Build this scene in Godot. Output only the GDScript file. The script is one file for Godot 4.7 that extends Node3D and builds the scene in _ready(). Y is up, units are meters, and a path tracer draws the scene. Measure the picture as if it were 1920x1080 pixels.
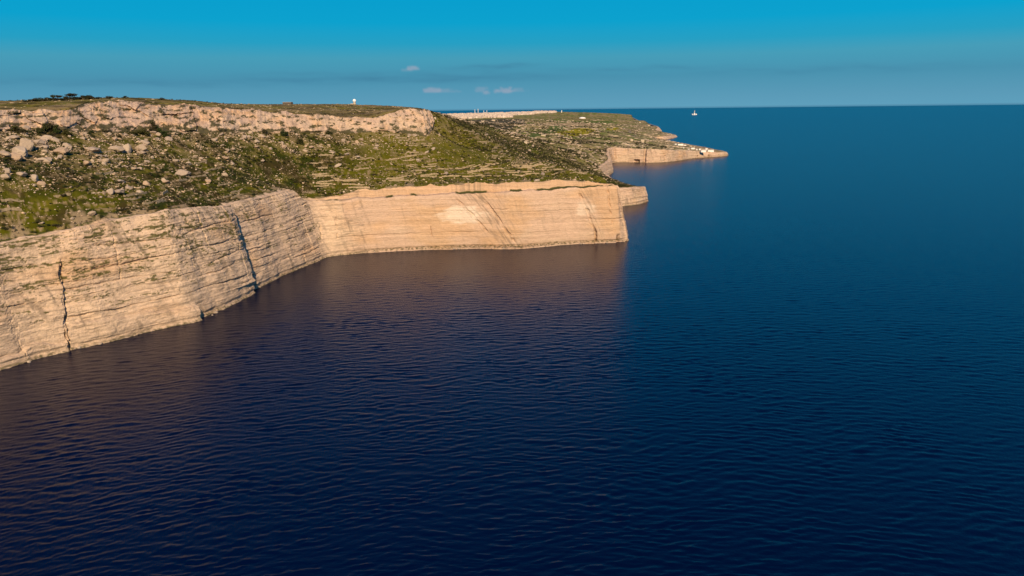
extends Node3D
# A limestone sea cliff coast seen from a drone: sea, cliffs, terraced hillside, plateau, far headlands.
# Tables are in metres. COAST: x, z of the shoreline, height of the cliff, setback of its top, height of the upper band.
# SCARP: foot (x, z, y) and top (x, z, y) of the inland escarpment. PLATEAU and GROUND: spot heights (x, z, y).
const COAST := [
	[-620, -40, 86, 14, 0],
	[-520, -180, 86, 14, 0],
	[-440, -280, 86, 14, 0],
	[-378, -375, 86, 14, 0],
	[-330.6, -464.9, 75, 18, 0],
	[-322.9, -486.1, 76.4, 18, 0],
	[-310.6, -505.3, 78.2, 18, 0],
	[-292.1, -523.3, 80.8, 18, 0],
	[-269.2, -558, 83.6, 18, 0],
	[-251.6, -579.9, 85.2, 18, 0],
	[-245, -601.4, 84.1, 18, 0],
	[-238.6, -626.4, 82.5, 18, 0],
	[-234, -660.3, 80.1, 18, 0],
	[-235.6, -687.4, 77.6, 18, 0],
	[-231.1, -730.5, 77.8, 18, 0],
	[-221.7, -773.5, 77.8, 18, 0],
	[-212.6, -812.6, 76.8, 24, 0],
	[-204.5, -838.2, 61.9, 22, 0],
	[-187.3, -853.2, 61.5, 10, 4],
	[-160.4, -866.5, 61.7, 10, 8],
	[-124.3, -874.6, 62.1, 10, 9],
	[-81.3, -882.4, 62.7, 10, 9],
	[-37.5, -888.6, 63.5, 10, 9],
	[0.5, -884.5, 65.2, 10, 9],
	[32.4, -893.3, 65.3, 10, 9],
	[65, -904.1, 65.8, 10, 9],
	[91.3, -909.9, 66.5, 10, 6],
	[114.3, -912.3, 67.5, 10, 2],
	[131.2, -916.9, 68.8, 10, 0],
	[140.1, -924, 66, 17, 0],
	[147, -933, 64, 17, 0],
	[150, -990, 58, 12, 0],
	[150, -1080, 48, 12, 0],
	[152, -1170, 38, 12, 0],
	[162, -1225, 30, 12, 0],
	[181.1, -1255.8, 28, 6, 0],
	[203.6, -1275.3, 28, 6, 0],
	[226.2, -1303, 27, 6, 0],
	[242.5, -1332.6, 24, 6, 0],
	[236, -1362, 22, 7, 0],
	[218, -1420, 24, 7, 0],
	[205, -1550, 26, 7, 0],
	[208, -1720, 30, 7, 0],
	[258.5, -1937.9, 30, 8, 0],
	[276.5, -2096.1, 38, 8, 0],
	[293.4, -2237.8, 42, 8, 0],
	[311.4, -2302.8, 44, 8, 0],
	[341.3, -2309.8, 41.1, 8, 0],
	[366, -2303.5, 39.8, 8, 0],
	[387.1, -2295.5, 39.2, 8, 0],
	[425, -2284.9, 38, 8, 0],
	[468, -2301.4, 35.6, 8, 0],
	[521.9, -2365.2, 30.3, 8, 0],
	[573.7, -2446.8, 24, 8, 0],
	[627.5, -2492, 18.7, 8, 0],
	[679.5, -2525.2, 13.9, 8, 0],
	[726.8, -2575.2, 12, 5, 0],
	[753.1, -2663, 9, 10, 0],
	[761.1, -2795.5, 8, 10, 0],
	[764.9, -2962.2, 8, 10, 0],
	[759.2, -3108.2, 8, 10, 0],
	[752.9, -3269, 9, 10, 0],
	[752.2, -3499.6, 9, 10, 0],
	[749.5, -3703, 9, 10, 0],
	[734.4, -3866.7, 12, 10, 0],
	[787.7, -3919.9, 16, 10, 0],
	[858.9, -4079.1, 14, 10, 0],
	[936.2, -4334.7, 8, 10, 0],
	[955.1, -4646.8, 10, 10, 0],
	[950.5, -4905.4, 18, 25, 0],
	[1046.1, -5344.6, 30, 25, 0],
	[1116.8, -6049.8, 34, 25, 0],
	[1265.1, -7411.2, 36, 25, 0],
	[1426.3, -8822.9, 46, 25, 0],
	[1567.2, -9951.5, 58, 25, 0],
	[1689.6, -10873.1, 60, 25, 0],
	[1500, -11200, 70, 30, 0],
	[900, -12500, 80, 30, 0],
	[-500, -13000, 90, 30, 0],
	[-2500, -12500, 90, 30, 0],
	[-4000, -9000, 80, 30, 0],
	[-4000, -3000, 80, 30, 0],
	[-1500, 300, 80, 30, 0],
]
const SCARP := [
	[-411.1, -490.5, 145.4, -438.4, -526.3, 157.4],
	[-428.5, -578.6, 146.9, -453.5, -616.1, 160.8],
	[-434.1, -660.1, 146.2, -452.5, -692.8, 164],
	[-425, -689.5, 145.8, -440.3, -718.9, 162.9],
	[-410.1, -721.6, 144.2, -426.5, -755.4, 163.7],
	[-404.5, -747.6, 143, -429.9, -802, 170.6],
	[-391.3, -782.7, 141.3, -418.1, -844.7, 171.9],
	[-370.7, -820.1, 138.9, -395.3, -883, 169.7],
	[-353.3, -860.3, 137.5, -373.2, -917, 168.5],
	[-332.6, -900.5, 137.2, -348.3, -950.7, 164.6],
	[-311.8, -950.2, 135.6, -322.7, -990.8, 161.7],
	[-284, -990.1, 134.1, -292.1, -1025.2, 157.9],
	[-252.8, -1029.4, 132.6, -256.8, -1052.1, 154.6],
	[-218.2, -1067.9, 131.1, -221.2, -1088.5, 151],
	[-185.9, -1094.3, 131.5, -188.7, -1117.2, 151.1],
	[-166.1, -1112.7, 130, -169.5, -1144.7, 157.5],
	[-149.3, -1130.2, 127, -152.4, -1164.6, 161.9],
	[-133.2, -1138.2, 124.3, -140, -1167.5, 161],
	[-123.4, -1148.4, 123.9, -133.7, -1175, 159.8],
	[-119.9, -1178.9, 130.8, -131.2, -1203.2, 158.9],
	[-121.2, -1229, 141.1, -131.9, -1248.8, 159.2],
	[-128, -1293.7, 151.4, -136.7, -1311.3, 159.6],
	[-149, -1392, 156.4, -151.3, -1414.9, 160.1],
	[-181, -1589.7, 157.1, -184.8, -1624, 161.3],
	[-227.6, -1886.3, 157.9, -231.6, -1920.6, 163],
]
const PLATEAU := [
	[-574.6, -692.7, 168.1],
	[-562.1, -765.8, 169.2],
	[-557, -854.5, 171.8],
	[-531.6, -870.5, 173.4],
	[-504.9, -886.3, 175],
	[-481.5, -899.2, 176.1],
	[-449.8, -948.8, 177.6],
	[-415.3, -996.9, 174.2],
	[-402.2, -1023.8, 173.4],
	[-394.5, -1058.9, 172.2],
	[-405.7, -1129.3, 169.8],
	[-416.3, -1336.7, 171],
	[-342.3, -1097.9, 164.6],
	[-430.8, -1592.8, 173.5],
	[-326.9, -1206.5, 163],
	[-335.8, -1461.9, 167.8],
	[-280.3, -1218.2, 160.1],
	[-370.6, -1863.5, 173.1],
	[-283.3, -1422, 161.5],
	[-244.6, -1225.8, 155.6],
	[-318.9, -1822.3, 171.7],
	[-216.1, -1281.9, 159.2],
	[-248.5, -1681.7, 167.6],
	[-189.5, -1488, 163.4],
	[-157.1, -1340.8, 161.1],
	[-1600, -1500, 165],
	[-1500, -700, 170],
	[-1400, -200, 170],
	[-900, -2400, 150],
	[-300, -2600, 145],
	[-2500, -2600, 140],
	[-700, -1500, 172],
]
const GROUND := [
	[-107.7, -1345.7, 139.9],
	[-120, -1284.4, 153.9],
	[-99.1, -1356.4, 145.1],
	[-73.8, -1398.1, 127.5],
	[-17.4, -1499.9, 114.3],
	[47.5, -1599.3, 97.6],
	[113.6, -1596, 72.1],
	[174, -1640.8, 46.5],
	[205.8, -1637.1, 29.5],
	[-98.2, -1216, 114],
	[-47.5, -1199.1, 99.5],
	[2.1, -1150, 85.7],
	[67.6, -1178.1, 75.1],
	[113.6, -1144.4, 62.8],
	[-73.5, -1087.5, 90.5],
	[-142.5, -1040.3, 94.3],
	[175.1, -1237.7, 33.6],
	[210.2, -1293, 27.7],
	[129, -1072.3, 61.2],
	[77.2, -2598.9, 79.8],
	[268, -2535.9, 52.2],
	[119, -3998.2, 77],
	[163.8, -5497.6, 82.7],
	[223.5, -7496.7, 94.7],
	[23.1, -9500, 114.9],
	[493, -9787.6, 121.7],
	[929.5, -9454.4, 108.8],
	[1343.7, -9404.5, 88.9],
	[353.1, -3582.6, 70.9],
	[191.4, -2693.2, 64.7],
	[531.9, -3459.3, 48.6],
	[792.4, -4734.2, 38.8],
	[855.4, -6443.5, 62.4],
	[880.2, -5732.8, 29.6],
	[537.8, -2849.7, 24.7],
	[480.1, -2860, 36.5],
	[592.5, -2736.6, 23.7],
	[642.1, -2704.8, 17.3],
	[332.1, -2780.2, 48.9],
	[-296.5, -4991.2, 94.5],
	[-78.2, -1998.5, 105.1],
	[-154.5, -2595.4, 113.8],
	[-820.3, -9464.5, 89.3],
	[-471, -8987.7, 95.6],
	[-53.2, -2899.5, 99.3],
	[6.4, -2900, 85],
	[-251.9, -6495.1, 86.4],
	[-477.9, -5980.9, 98.9],
	[722.8, -3985, 25.2],
	[899.2, -6134.5, 41.5],
	[319.9, -4989.8, 78],
	[734.4, -7464, 69.7],
	[-700, -2600, 110],
	[-2500, -5000, 100],
	[-2500, -9000, 100],
	[-900, -300, 150],
	[-700, -2000, 115],
	[-800, -3500, 100],
	[-1500, -12000, 95],
	[500, -12000, 80],
]
const EYE := Vector3(0, 160, 0)
const FOCAL := 1423.0          # pixels of a 1920 wide picture
const PITCH := 13.27
const ROLL := 0.62
var cam_basis: Basis
var na := FastNoiseLite.new()  # plain
var nf := FastNoiseLite.new()  # fractal
var nr := FastNoiseLite.new()  # ridged
var nc := FastNoiseLite.new()  # cells
var ne := FastNoiseLite.new()  # edges of cells
var rng := RandomNumberGenerator.new()
var taken := {}
var coast_line := []           # dense closed polygon (Vector2) of the land's edge
var scarp_line := []           # closed polygon of the plateau's edge
var beds := PackedFloat32Array()
var bed_tone := PackedFloat32Array()
# cached smooth surfaces in polar coordinates
const TH0 := -0.95
const DTH := 0.02
const NTH := 72
const LR0 := 5.6
const DLR := 0.03
const NLR := 136
var ground_cache := PackedFloat32Array()
var plateau_cache := PackedFloat32Array()

# ------------------------------------------------------------------ names
func numbered(called: String) -> String:
	var n: int = taken.get(called, -1) + 1
	taken[called] = n
	return called if n == 0 else "%s_%03d" % [called, n]

func tag(o: Node, label: String, category: String, group := "") -> Node:
	o.set_meta("label", label)
	o.set_meta("category", category)
	if group != "":
		o.set_meta("group", group)
	return o

func put(called: String, mesh: Mesh, mat: Material, parent: Node = null) -> MeshInstance3D:
	var o := MeshInstance3D.new()
	o.mesh = mesh
	o.material_override = mat
	if parent == null:
		o.name = numbered(called)
		add_child(o)
	else:
		o.name = called
		parent.add_child(o, true)
	return o

func base(called: String, at: Vector3, turn := 0.0) -> Node3D:
	var o := Node3D.new()
	o.name = numbered(called)
	add_child(o)
	o.position = at
	o.rotation.y = turn
	return o

func land(called: String, mesh: Mesh, mat: Material, label: String) -> MeshInstance3D:
	var o := put(called, mesh, mat)
	o.set_meta("kind", "structure")
	o.set_meta("label", label)
	return o

# ------------------------------------------------------------------ small maths
func sm(a: float, b: float, x: float) -> float:
	return smoothstep(a, b, x)

func ray(px: float, py: float) -> Vector3:
	return (cam_basis * Vector3((px - 960.0) / FOCAL, -(py - 540.0) / FOCAL, -1.0)).normalized()

func polar(x: float, z: float) -> Vector2:
	return Vector2(atan2(x, -z), log(sqrt(x * x + z * z)))

func cubic(a: float, b: float, c: float, d: float, t: float) -> float:
	return b + 0.5 * t * (c - a + t * (2.0 * a - 5.0 * b + 4.0 * c - d + t * (3.0 * (b - c) + d - a)))

func cached(cache: PackedFloat32Array, x: float, z: float) -> float:
	var u := (atan2(x, -z) - TH0) / DTH
	var v := (0.5 * log(x * x + z * z) - LR0) / DLR
	u = clampf(u, 1.0, NTH - 3.001)
	v = clampf(v, 1.0, NLR - 3.001)
	var i := int(u)
	var j := int(v)
	var fu := u - i
	var fv := v - j
	var k := (j - 1) * NTH + i - 1
	var r0 := cubic(cache[k], cache[k + 1], cache[k + 2], cache[k + 3], fu)
	k += NTH
	var r1 := cubic(cache[k], cache[k + 1], cache[k + 2], cache[k + 3], fu)
	k += NTH
	var r2 := cubic(cache[k], cache[k + 1], cache[k + 2], cache[k + 3], fu)
	k += NTH
	var r3 := cubic(cache[k], cache[k + 1], cache[k + 2], cache[k + 3], fu)
	return cubic(r0, r1, r2, r3, fv)

# thin plate spline through spot heights, sampled into a polar cache
func spline(pts: Array) -> PackedFloat32Array:
	var n := pts.size()
	var m := n + 3
	var a := []
	for i in m:
		var row := PackedFloat64Array()
		row.resize(m + 1)
		a.append(row)
	for i in n:
		for j in n:
			var dx: float = (pts[i].x - pts[j].x) * 0.001
			var dz: float = (pts[i].z - pts[j].z) * 0.001
			var r2 := dx * dx + dz * dz
			a[i][j] = 0.5 * r2 * log(r2) if r2 > 1e-12 else 0.00002
		a[i][n] = 1.0
		a[i][n + 1] = pts[i].x * 0.001
		a[i][n + 2] = pts[i].z * 0.001
		a[n][i] = 1.0
		a[n + 1][i] = pts[i].x * 0.001
		a[n + 2][i] = pts[i].z * 0.001
		a[i][m] = pts[i].y
	for c in m:
		var best := c
		for r in range(c + 1, m):
			if absf(a[r][c]) > absf(a[best][c]):
				best = r
		var swap = a[c]
		a[c] = a[best]
		a[best] = swap
		var pr: PackedFloat64Array = a[c]
		for r in range(c + 1, m):
			var rr: PackedFloat64Array = a[r]
			var f := rr[c] / pr[c]
			if f != 0.0:
				for k in range(c, m + 1):
					rr[k] -= f * pr[k]
				a[r] = rr
	var w := PackedFloat64Array()
	w.resize(m)
	for c in range(m - 1, -1, -1):
		var s: float = a[c][m]
		for k in range(c + 1, m):
			s -= a[c][k] * w[k]
		w[c] = s / a[c][c]
	var out := PackedFloat32Array()
	out.resize(NTH * NLR)
	var px := PackedFloat64Array()
	var pz := PackedFloat64Array()
	for p in pts:
		px.append(p.x * 0.001)
		pz.append(p.z * 0.001)
	for j in NLR:
		var r := exp(LR0 + j * DLR) * 0.001
		for i in NTH:
			var th := TH0 + i * DTH
			var x := r * sin(th)
			var z := -r * cos(th)
			var s := w[n] + w[n + 1] * x + w[n + 2] * z
			for k in n:
				var ex := x - px[k]
				var ez := z - pz[k]
				var r2 := ex * ex + ez * ez
				if r2 > 1e-12:
					s += w[k] * 0.5 * r2 * log(r2)
			out[j * NTH + i] = s
	return out

# where each ray from the origin enters and leaves a polygon: one sorted list of radii per column of angles
func crossings(poly: Array, th0: float, dth: float, cols: int) -> Array:
	var out := []
	for i in cols:
		out.append(PackedFloat32Array())
	var n := poly.size()
	for k in n:
		var p: Vector2 = poly[k]
		var q: Vector2 = poly[(k + 1) % n]
		var a := atan2(p.x, -p.y)
		var b := atan2(q.x, -q.y)
		if absf(a - b) > PI:
			continue
		var lo := minf(a, b)
		var hi := maxf(a, b)
		var i0 := maxi(0, ceili((lo - th0) / dth))
		var i1 := mini(cols - 1, floori((hi - th0) / dth))
		for i in range(i0, i1 + 1):
			var th := th0 + i * dth
			if th == hi:
				continue
			var d := Vector2(sin(th), -cos(th))
			var e := q - p
			var den := d.x * e.y - d.y * e.x
			if absf(den) > 1e-9:
				var t := (p.x * e.y - p.y * e.x) / den
				if t > 0.0:
					out[i].append(t)
	for i in cols:
		out[i].sort()
	return out

func inside(list: PackedFloat32Array, r: float) -> bool:
	var n := 0
	for t in list:
		if t < r:
			n += 1
	return n % 2 == 1

func in_poly(p: Vector2, poly: Array) -> bool:
	var r := false
	var n := poly.size()
	var j := n - 1
	for i in n:
		var a: Vector2 = poly[i]
		var b: Vector2 = poly[j]
		if (a.y > p.y) != (b.y > p.y) and p.x < (b.x - a.x) * (p.y - a.y) / (b.y - a.y) + a.x:
			r = not r
		j = i
	return r

# ------------------------------------------------------------------ meshes
func grid_mesh(v: PackedVector3Array, c: PackedColorArray, cols: int, rows: int, keep: PackedByteArray, smooth: bool, flip: bool) -> ArrayMesh:
	var idx := PackedInt32Array()
	var nrm := PackedVector3Array()
	if smooth:
		nrm.resize(v.size())
	var has := keep.size() > 0
	for j in rows - 1:
		for i in cols - 1:
			var k := j * cols + i
			if has and keep[k] == 0:
				continue
			var p := k
			var q := k + 1
			var r := k + cols
			var s := k + cols + 1
			if flip:
				q = k + cols
				r = k + 1
			if (i + j) & 1:
				idx.append_array([p, r, s, p, s, q])
			else:
				idx.append_array([p, r, q, q, r, s])
			if smooth:
				var f := (v[s] - v[p]).cross(v[q] - v[r])
				nrm[p] += f
				nrm[q] += f
				nrm[r] += f
				nrm[s] += f
	var arr := []
	arr.resize(Mesh.ARRAY_MAX)
	# only the vertices in use
	var map := PackedInt32Array()
	map.resize(v.size())
	map.fill(-1)
	var v2 := PackedVector3Array()
	var c2 := PackedColorArray()
	var n2 := PackedVector3Array()
	for t in idx.size():
		var k := idx[t]
		if map[k] < 0:
			map[k] = v2.size()
			v2.append(v[k])
			if c.size():
				c2.append(c[k])
			if smooth:
				n2.append(-nrm[k].normalized())
		idx[t] = map[k]
	arr[Mesh.ARRAY_VERTEX] = v2
	if smooth:
		arr[Mesh.ARRAY_NORMAL] = n2
	if c.size():
		arr[Mesh.ARRAY_COLOR] = c2
	arr[Mesh.ARRAY_INDEX] = idx
	var m := ArrayMesh.new()
	m.add_surface_from_arrays(Mesh.PRIMITIVE_TRIANGLES, arr)
	return m

func tri_mesh(v: PackedVector3Array, c: PackedColorArray, n := PackedVector3Array()) -> ArrayMesh:
	var arr := []
	arr.resize(Mesh.ARRAY_MAX)
	arr[Mesh.ARRAY_VERTEX] = v
	if c.size():
		arr[Mesh.ARRAY_COLOR] = c
	if n.size():
		arr[Mesh.ARRAY_NORMAL] = n
	var m := ArrayMesh.new()
	m.add_surface_from_arrays(Mesh.PRIMITIVE_TRIANGLES, arr)
	return m

func box_into(v: PackedVector3Array, a: Vector3, b: Vector3, top := 1.0) -> void:
	# box from a to b, its top shrunk about the middle
	var m := (a + b) * 0.5
	var p := []
	for y in 2:
		for q in [Vector2(0, 0), Vector2(1, 0), Vector2(1, 1), Vector2(0, 1)]:
			var x: float = lerpf(a.x, b.x, q.x)
			var z: float = lerpf(a.z, b.z, q.y)
			if y == 1:
				x = m.x + (x - m.x) * top
				z = m.z + (z - m.z) * top
			p.append(Vector3(x, a.y if y == 0 else b.y, z))
	for f in [[0, 1, 5, 4], [1, 2, 6, 5], [2, 3, 7, 6], [3, 0, 4, 7], [4, 5, 6, 7], [3, 2, 1, 0]]:
		for k in [0, 1, 2, 0, 2, 3]:
			v.append(p[f[k]])

func box_mesh(a: Vector3, b: Vector3, top := 1.0) -> ArrayMesh:
	var v := PackedVector3Array()
	box_into(v, a, b, top)
	return tri_mesh(v, PackedColorArray())

func ico(level: int) -> Array:
	var t := (1.0 + sqrt(5.0)) / 2.0
	var p := [Vector3(-1, t, 0), Vector3(1, t, 0), Vector3(-1, -t, 0), Vector3(1, -t, 0), Vector3(0, -1, t), Vector3(0, 1, t), Vector3(0, -1, -t), Vector3(0, 1, -t), Vector3(t, 0, -1), Vector3(t, 0, 1), Vector3(-t, 0, -1), Vector3(-t, 0, 1)]
	var f := [[0, 11, 5], [0, 5, 1], [0, 1, 7], [0, 7, 10], [0, 10, 11], [1, 5, 9], [5, 11, 4], [11, 10, 2], [10, 7, 6], [7, 1, 8], [3, 9, 4], [3, 4, 2], [3, 2, 6], [3, 6, 8], [3, 8, 9], [4, 9, 5], [2, 4, 11], [6, 2, 10], [8, 6, 7], [9, 8, 1]]
	var tris := []
	for q in f:
		tris.append([p[q[0]].normalized(), p[q[1]].normalized(), p[q[2]].normalized()])
	for l in level:
		var next := []
		for q in tris:
			var a: Vector3 = ((q[0] + q[1]) * 0.5).normalized()
			var b: Vector3 = ((q[1] + q[2]) * 0.5).normalized()
			var c: Vector3 = ((q[2] + q[0]) * 0.5).normalized()
			next.append_array([[q[0], a, c], [q[1], b, a], [q[2], c, b], [a, b, c]])
		tris = next
	return tris

# a limestone block: a sphere cut by a few planes, then roughened; unit size, its foot at y = -0.35
func rock_mesh(seed_: int, level: int, tint: Color) -> ArrayMesh:
	var g := RandomNumberGenerator.new()
	g.seed = seed_
	var planes := []
	for i in 9:
		var d := Vector3(g.randf_range(-1, 1), g.randf_range(-0.6, 1), g.randf_range(-1, 1)).normalized()
		planes.append([d, g.randf_range(0.55, 0.85)])
	var sx := g.randf_range(0.8, 1.25)
	var sy := g.randf_range(0.55, 0.85)
	var v := PackedVector3Array()
	var c := PackedColorArray()
	for q in ico(level):
		var w := 0.0
		for p in [q[0], q[2], q[1]]:
			var r := 1.0
			for pl in planes:
				var d: float = p.dot(pl[0])
				if d > 0.05:
					r = minf(r, pl[1] / d)
			r *= 1.0 + 0.13 * nf.get_noise_3d(p.x * 1.3 + seed_ * 31.0, p.y * 1.3, p.z * 1.3)
			v.append(Vector3(p.x * r * sx, p.y * r * sy, p.z * r) * 0.6)
			w += p.y
		var k := 0.9 + 0.2 * g.randf()
		for i in 3:
			c.append(Color(tint.r * k, tint.g * k, tint.b * k))
	return tri_mesh(v, c)

# leaves as small faces spread through a crown
func crown_mesh(seed_: int, clumps: Array, leaves: int, leaf: float, tint: Color, vary: float) -> ArrayMesh:
	var g := RandomNumberGenerator.new()
	g.seed = seed_
	var v := PackedVector3Array()
	var c := PackedColorArray()
	for i in leaves:
		var q: Array = clumps[g.randi() % clumps.size()]
		var d := Vector3(g.randfn(), g.randfn(), g.randfn()).normalized()
		var rr := pow(g.randf(), 0.35)
		var p: Vector3 = q[0] + Vector3(d.x * q[1].x, d.y * q[1].y, d.z * q[1].z) * rr
		var a := Vector3(g.randfn(), g.randfn(), g.randfn()).normalized()
		var u := a.cross(d + Vector3(0, 0.01, 0)).normalized() * leaf * g.randf_range(0.6, 1.3)
		var w := u.cross(a).normalized() * leaf * g.randf_range(0.4, 0.9)
		var t := 1.0 + vary * g.randf_range(-1, 1)
		var col := Color(tint.r * t, tint.g * t * g.randf_range(0.92, 1.08), tint.b * t)
		for x in [p - u, p + w, p + u, p - u, p + u, p - w]:
			v.append(x)
			c.append(col)
	return tri_mesh(v, c)

func tube_into(v: PackedVector3Array, a: Vector3, b: Vector3, ra: float, rb: float, n := 6) -> void:
	var d := (b - a).normalized()
	var u := d.cross(Vector3(0.3, 0.1, 0.9)).normalized()
	var w := d.cross(u)
	for i in n:
		var p := TAU * i / n
		var q := TAU * (i + 1) / n
		var e := u * cos(p) + w * sin(p)
		var f := u * cos(q) + w * sin(q)
		for x in [a + e * ra, b + e * rb, b + f * rb, a + e * ra, b + f * rb, a + f * ra]:
			v.append(x)

# ------------------------------------------------------------------ materials
func noise_tex(size: int, freq: float, oct: int, kind: int, seed_: int, lo: float, hi: float, warp := 0.0) -> ImageTexture:
	var n := FastNoiseLite.new()
	n.noise_type = kind
	n.seed = seed_
	n.frequency = freq
	n.fractal_octaves = oct
	n.fractal_type = FastNoiseLite.FRACTAL_FBM
	if warp > 0.0:
		n.domain_warp_enabled = true
		n.domain_warp_amplitude = warp
		n.domain_warp_frequency = freq
	var im := n.get_seamless_image(size, size)
	im.convert(Image.FORMAT_RGB8)
	if lo != 0.0 or hi != 1.0:
		var d := im.get_data()
		for i in d.size():
			d[i] = int(lerpf(lo, hi, d[i] / 255.0) * 255.0)
		im = Image.create_from_data(size, size, false, Image.FORMAT_RGB8, d)
	return ImageTexture.create_from_image(im)

func surface(called: String, rough: float, tex: Texture2D, tile: float, relief: Texture2D = null, scale := 0.0, spec := 0.3) -> StandardMaterial3D:
	var m := StandardMaterial3D.new()
	m.resource_name = called
	m.vertex_color_use_as_albedo = true
	m.roughness = rough
	m.metallic_specular = spec
	if tex:
		m.albedo_texture = tex
	m.uv1_triplanar = true
	m.uv1_world_triplanar = true
	m.uv1_scale = Vector3.ONE / tile
	if relief:
		m.heightmap_enabled = true
		m.heightmap_texture = relief
		m.heightmap_scale = scale
	return m

func plain(called: String, c: Color, rough := 0.85) -> StandardMaterial3D:
	var m := StandardMaterial3D.new()
	m.resource_name = called
	m.albedo_color = c.linear_to_srgb()
	m.roughness = rough
	m.metallic_specular = 0.3
	return m
# ------------------------------------------------------------------ the coast
func knot(i: int) -> Array:
	return COAST[clampi(i, 0, COAST.size() - 1)]

func coast_at(u: float) -> PackedFloat32Array:
	# x, z, height, setback, band
	var i := clampi(int(u), 0, COAST.size() - 2)
	var t := u - i
	var a := knot(i - 1)
	var b := knot(i)
	var c := knot(i + 1)
	var d := knot(i + 2)
	var out := PackedFloat32Array()
	for k in 5:
		out.append(cubic(a[k], b[k], c[k], d[k], t) if k < 2 else lerpf(b[k], c[k], sm(0, 1, t)))
	return out

func coast_normal(u: float) -> Vector2:
	var i := clampi(int(u), 0, COAST.size() - 2)
	var l := Vector2(COAST[i][0], COAST[i][1]).distance_to(Vector2(COAST[i + 1][0], COAST[i + 1][1]))
	var du := minf(0.45, 7.0 / l)
	var p := coast_at(u - du)
	var q := coast_at(u + du)
	var t := Vector2(q[0] - p[0], q[1] - p[1]).normalized()
	return Vector2(t.y, -t.x)   # towards the land

func make_beds() -> void:
	var g := RandomNumberGenerator.new()
	g.seed = 5
	beds.resize(600)
	bed_tone.resize(600)
	var y := 0
	while y < 600:
		var n := g.randi_range(4, 22)
		var out := g.randf_range(-0.55, 0.55)
		var tone := g.randf_range(-1, 1)
		for k in n:
			if y + k < 600:
				beds[y + k] = out - (0.55 if k >= n - 1 else 0.0) + 0.25 * float(k) / n
				bed_tone[y + k] = tone
		y += n

func bed(y: float, table: PackedFloat32Array) -> float:
	var q := clampf((y + 12.0) * 4.0, 0.0, 598.0)
	var i := int(q)
	return lerpf(table[i], table[i + 1], q - i)

# joints: u, lean (stations per unit of height share), from, to (share of height), width m, depth m
const JOINTS := [
	[6.02, 0.35, 0.0, 0.8, 1.5, 2.5], [12.3, 0.6, 0.16, 1.0, 2.6, 9.0], [12.42, 0.0, 0.0, 0.22, 2.6, 6.0], [12.75, 0.05, 0.0, 0.2, 0.9, 1.6],
	[13.55, 0.1, 0.45, 0.75, 0.9, 1.6], [15.4, 0.1, 0.0, 0.3, 0.8, 1.2], [8.9, 0.1, 0.15, 0.32, 0.8, 1.0], [16.75, 0.5, 0.25, 0.75, 1.4, 2.2],
	[4.6, 0.1, 0.0, 0.2, 0.8, 1.2], [7.4, 0.2, 0.5, 1.0, 0.7, 0.9], [10.6, 0.1, 0.6, 1.0, 0.9, 1.2], [9.6, 0.2, 0.45, 0.9, 0.6, 0.8],
	[22.6, -1.3, 0.3, 0.95, 2.6, 1.5], [23.2, -1.25, 0.05, 0.95, 3.0, 1.8], [26.6, -0.9, 0.25, 0.95, 2.4, 1.8], [26.45, -0.1, 0.0, 0.3, 2.0, 5.0],
	[27.6, -0.4, 0.3, 1.0, 1.5, 1.4], [27.95, 0.0, 0.0, 0.16, 3.5, 7.0], [17.6, 0.1, 0.3, 0.8, 0.8, 1.0], [20.8, -0.2, 0.2, 0.5, 0.6, 0.9],
	[49.35, 0.0, 0.0, 1.0, 5.0, 9.0], [48.6, 0.0, 0.0, 0.25, 12.0, 9.0], [46.2, 0.0, 0.2, 1.0, 4.0, 6.0], [50.9, 0.1, 0.1, 0.7, 3.0, 4.0], [52.0, 0.1, 0.4, 0.9, 3.0, 3.0], [53.6, 0.0, 0.0, 0.4, 4.0, 5.0], [54.4, 0.0, 0.0, 0.5, 4.0, 5.0], [55.2, 0.0, 0.0, 0.5, 4.0, 5.0], [55.7, 0.0, 0.0, 0.6, 4.0, 5.0],
	[37.3, 0.1, 0.0, 0.8, 1.5, 2.0], [38.2, 0.0, 0.0, 0.7, 1.6, 2.0], [36.2, 0.1, 0.2, 0.9, 1.2, 1.5]]

func seg_len(u: float) -> float:
	var i := clampi(int(u), 0, COAST.size() - 2)
	return Vector2(COAST[i][0], COAST[i][1]).distance_to(Vector2(COAST[i + 1][0], COAST[i + 1][1]))

func joints_near(u: float) -> Array:
	var out := []
	for j in JOINTS:
		if absf(u - j[0] - j[1] * 0.5) < absf(j[1]) + 1.2:
			out.append(j)
	return out

func joint_depth(list: Array, u: float, l: float, v: float) -> float:
	var d := 0.0
	for j in list:
		if v < j[2] or v > j[3]:
			continue
		var mid: float = j[0] + j[1] * v + (0.9 * na.get_noise_2d(v * 4.0, j[0] * 7.0) + 0.5 * na.get_noise_2d(v * 13.0, j[0] * 3.0)) / l
		var e: float = absf(u - mid) * l / j[4]
		if e < 1.6:
			d += j[5] * (1.0 - sm(0.45, 1.0, e)) * (1.0 if j[5] > 4.0 else clampf(0.75 + 1.1 * na.get_noise_2d(v * 7.0, j[0] * 11.0), 0.0, 1.2)) * sm(0.0, 0.04, v - j[2] + 0.02) * (1.0 - sm(j[3] - 0.12, j[3] + 0.01, v) * (0.0 if j[3] >= 1.0 else 1.0))
	return d

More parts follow.
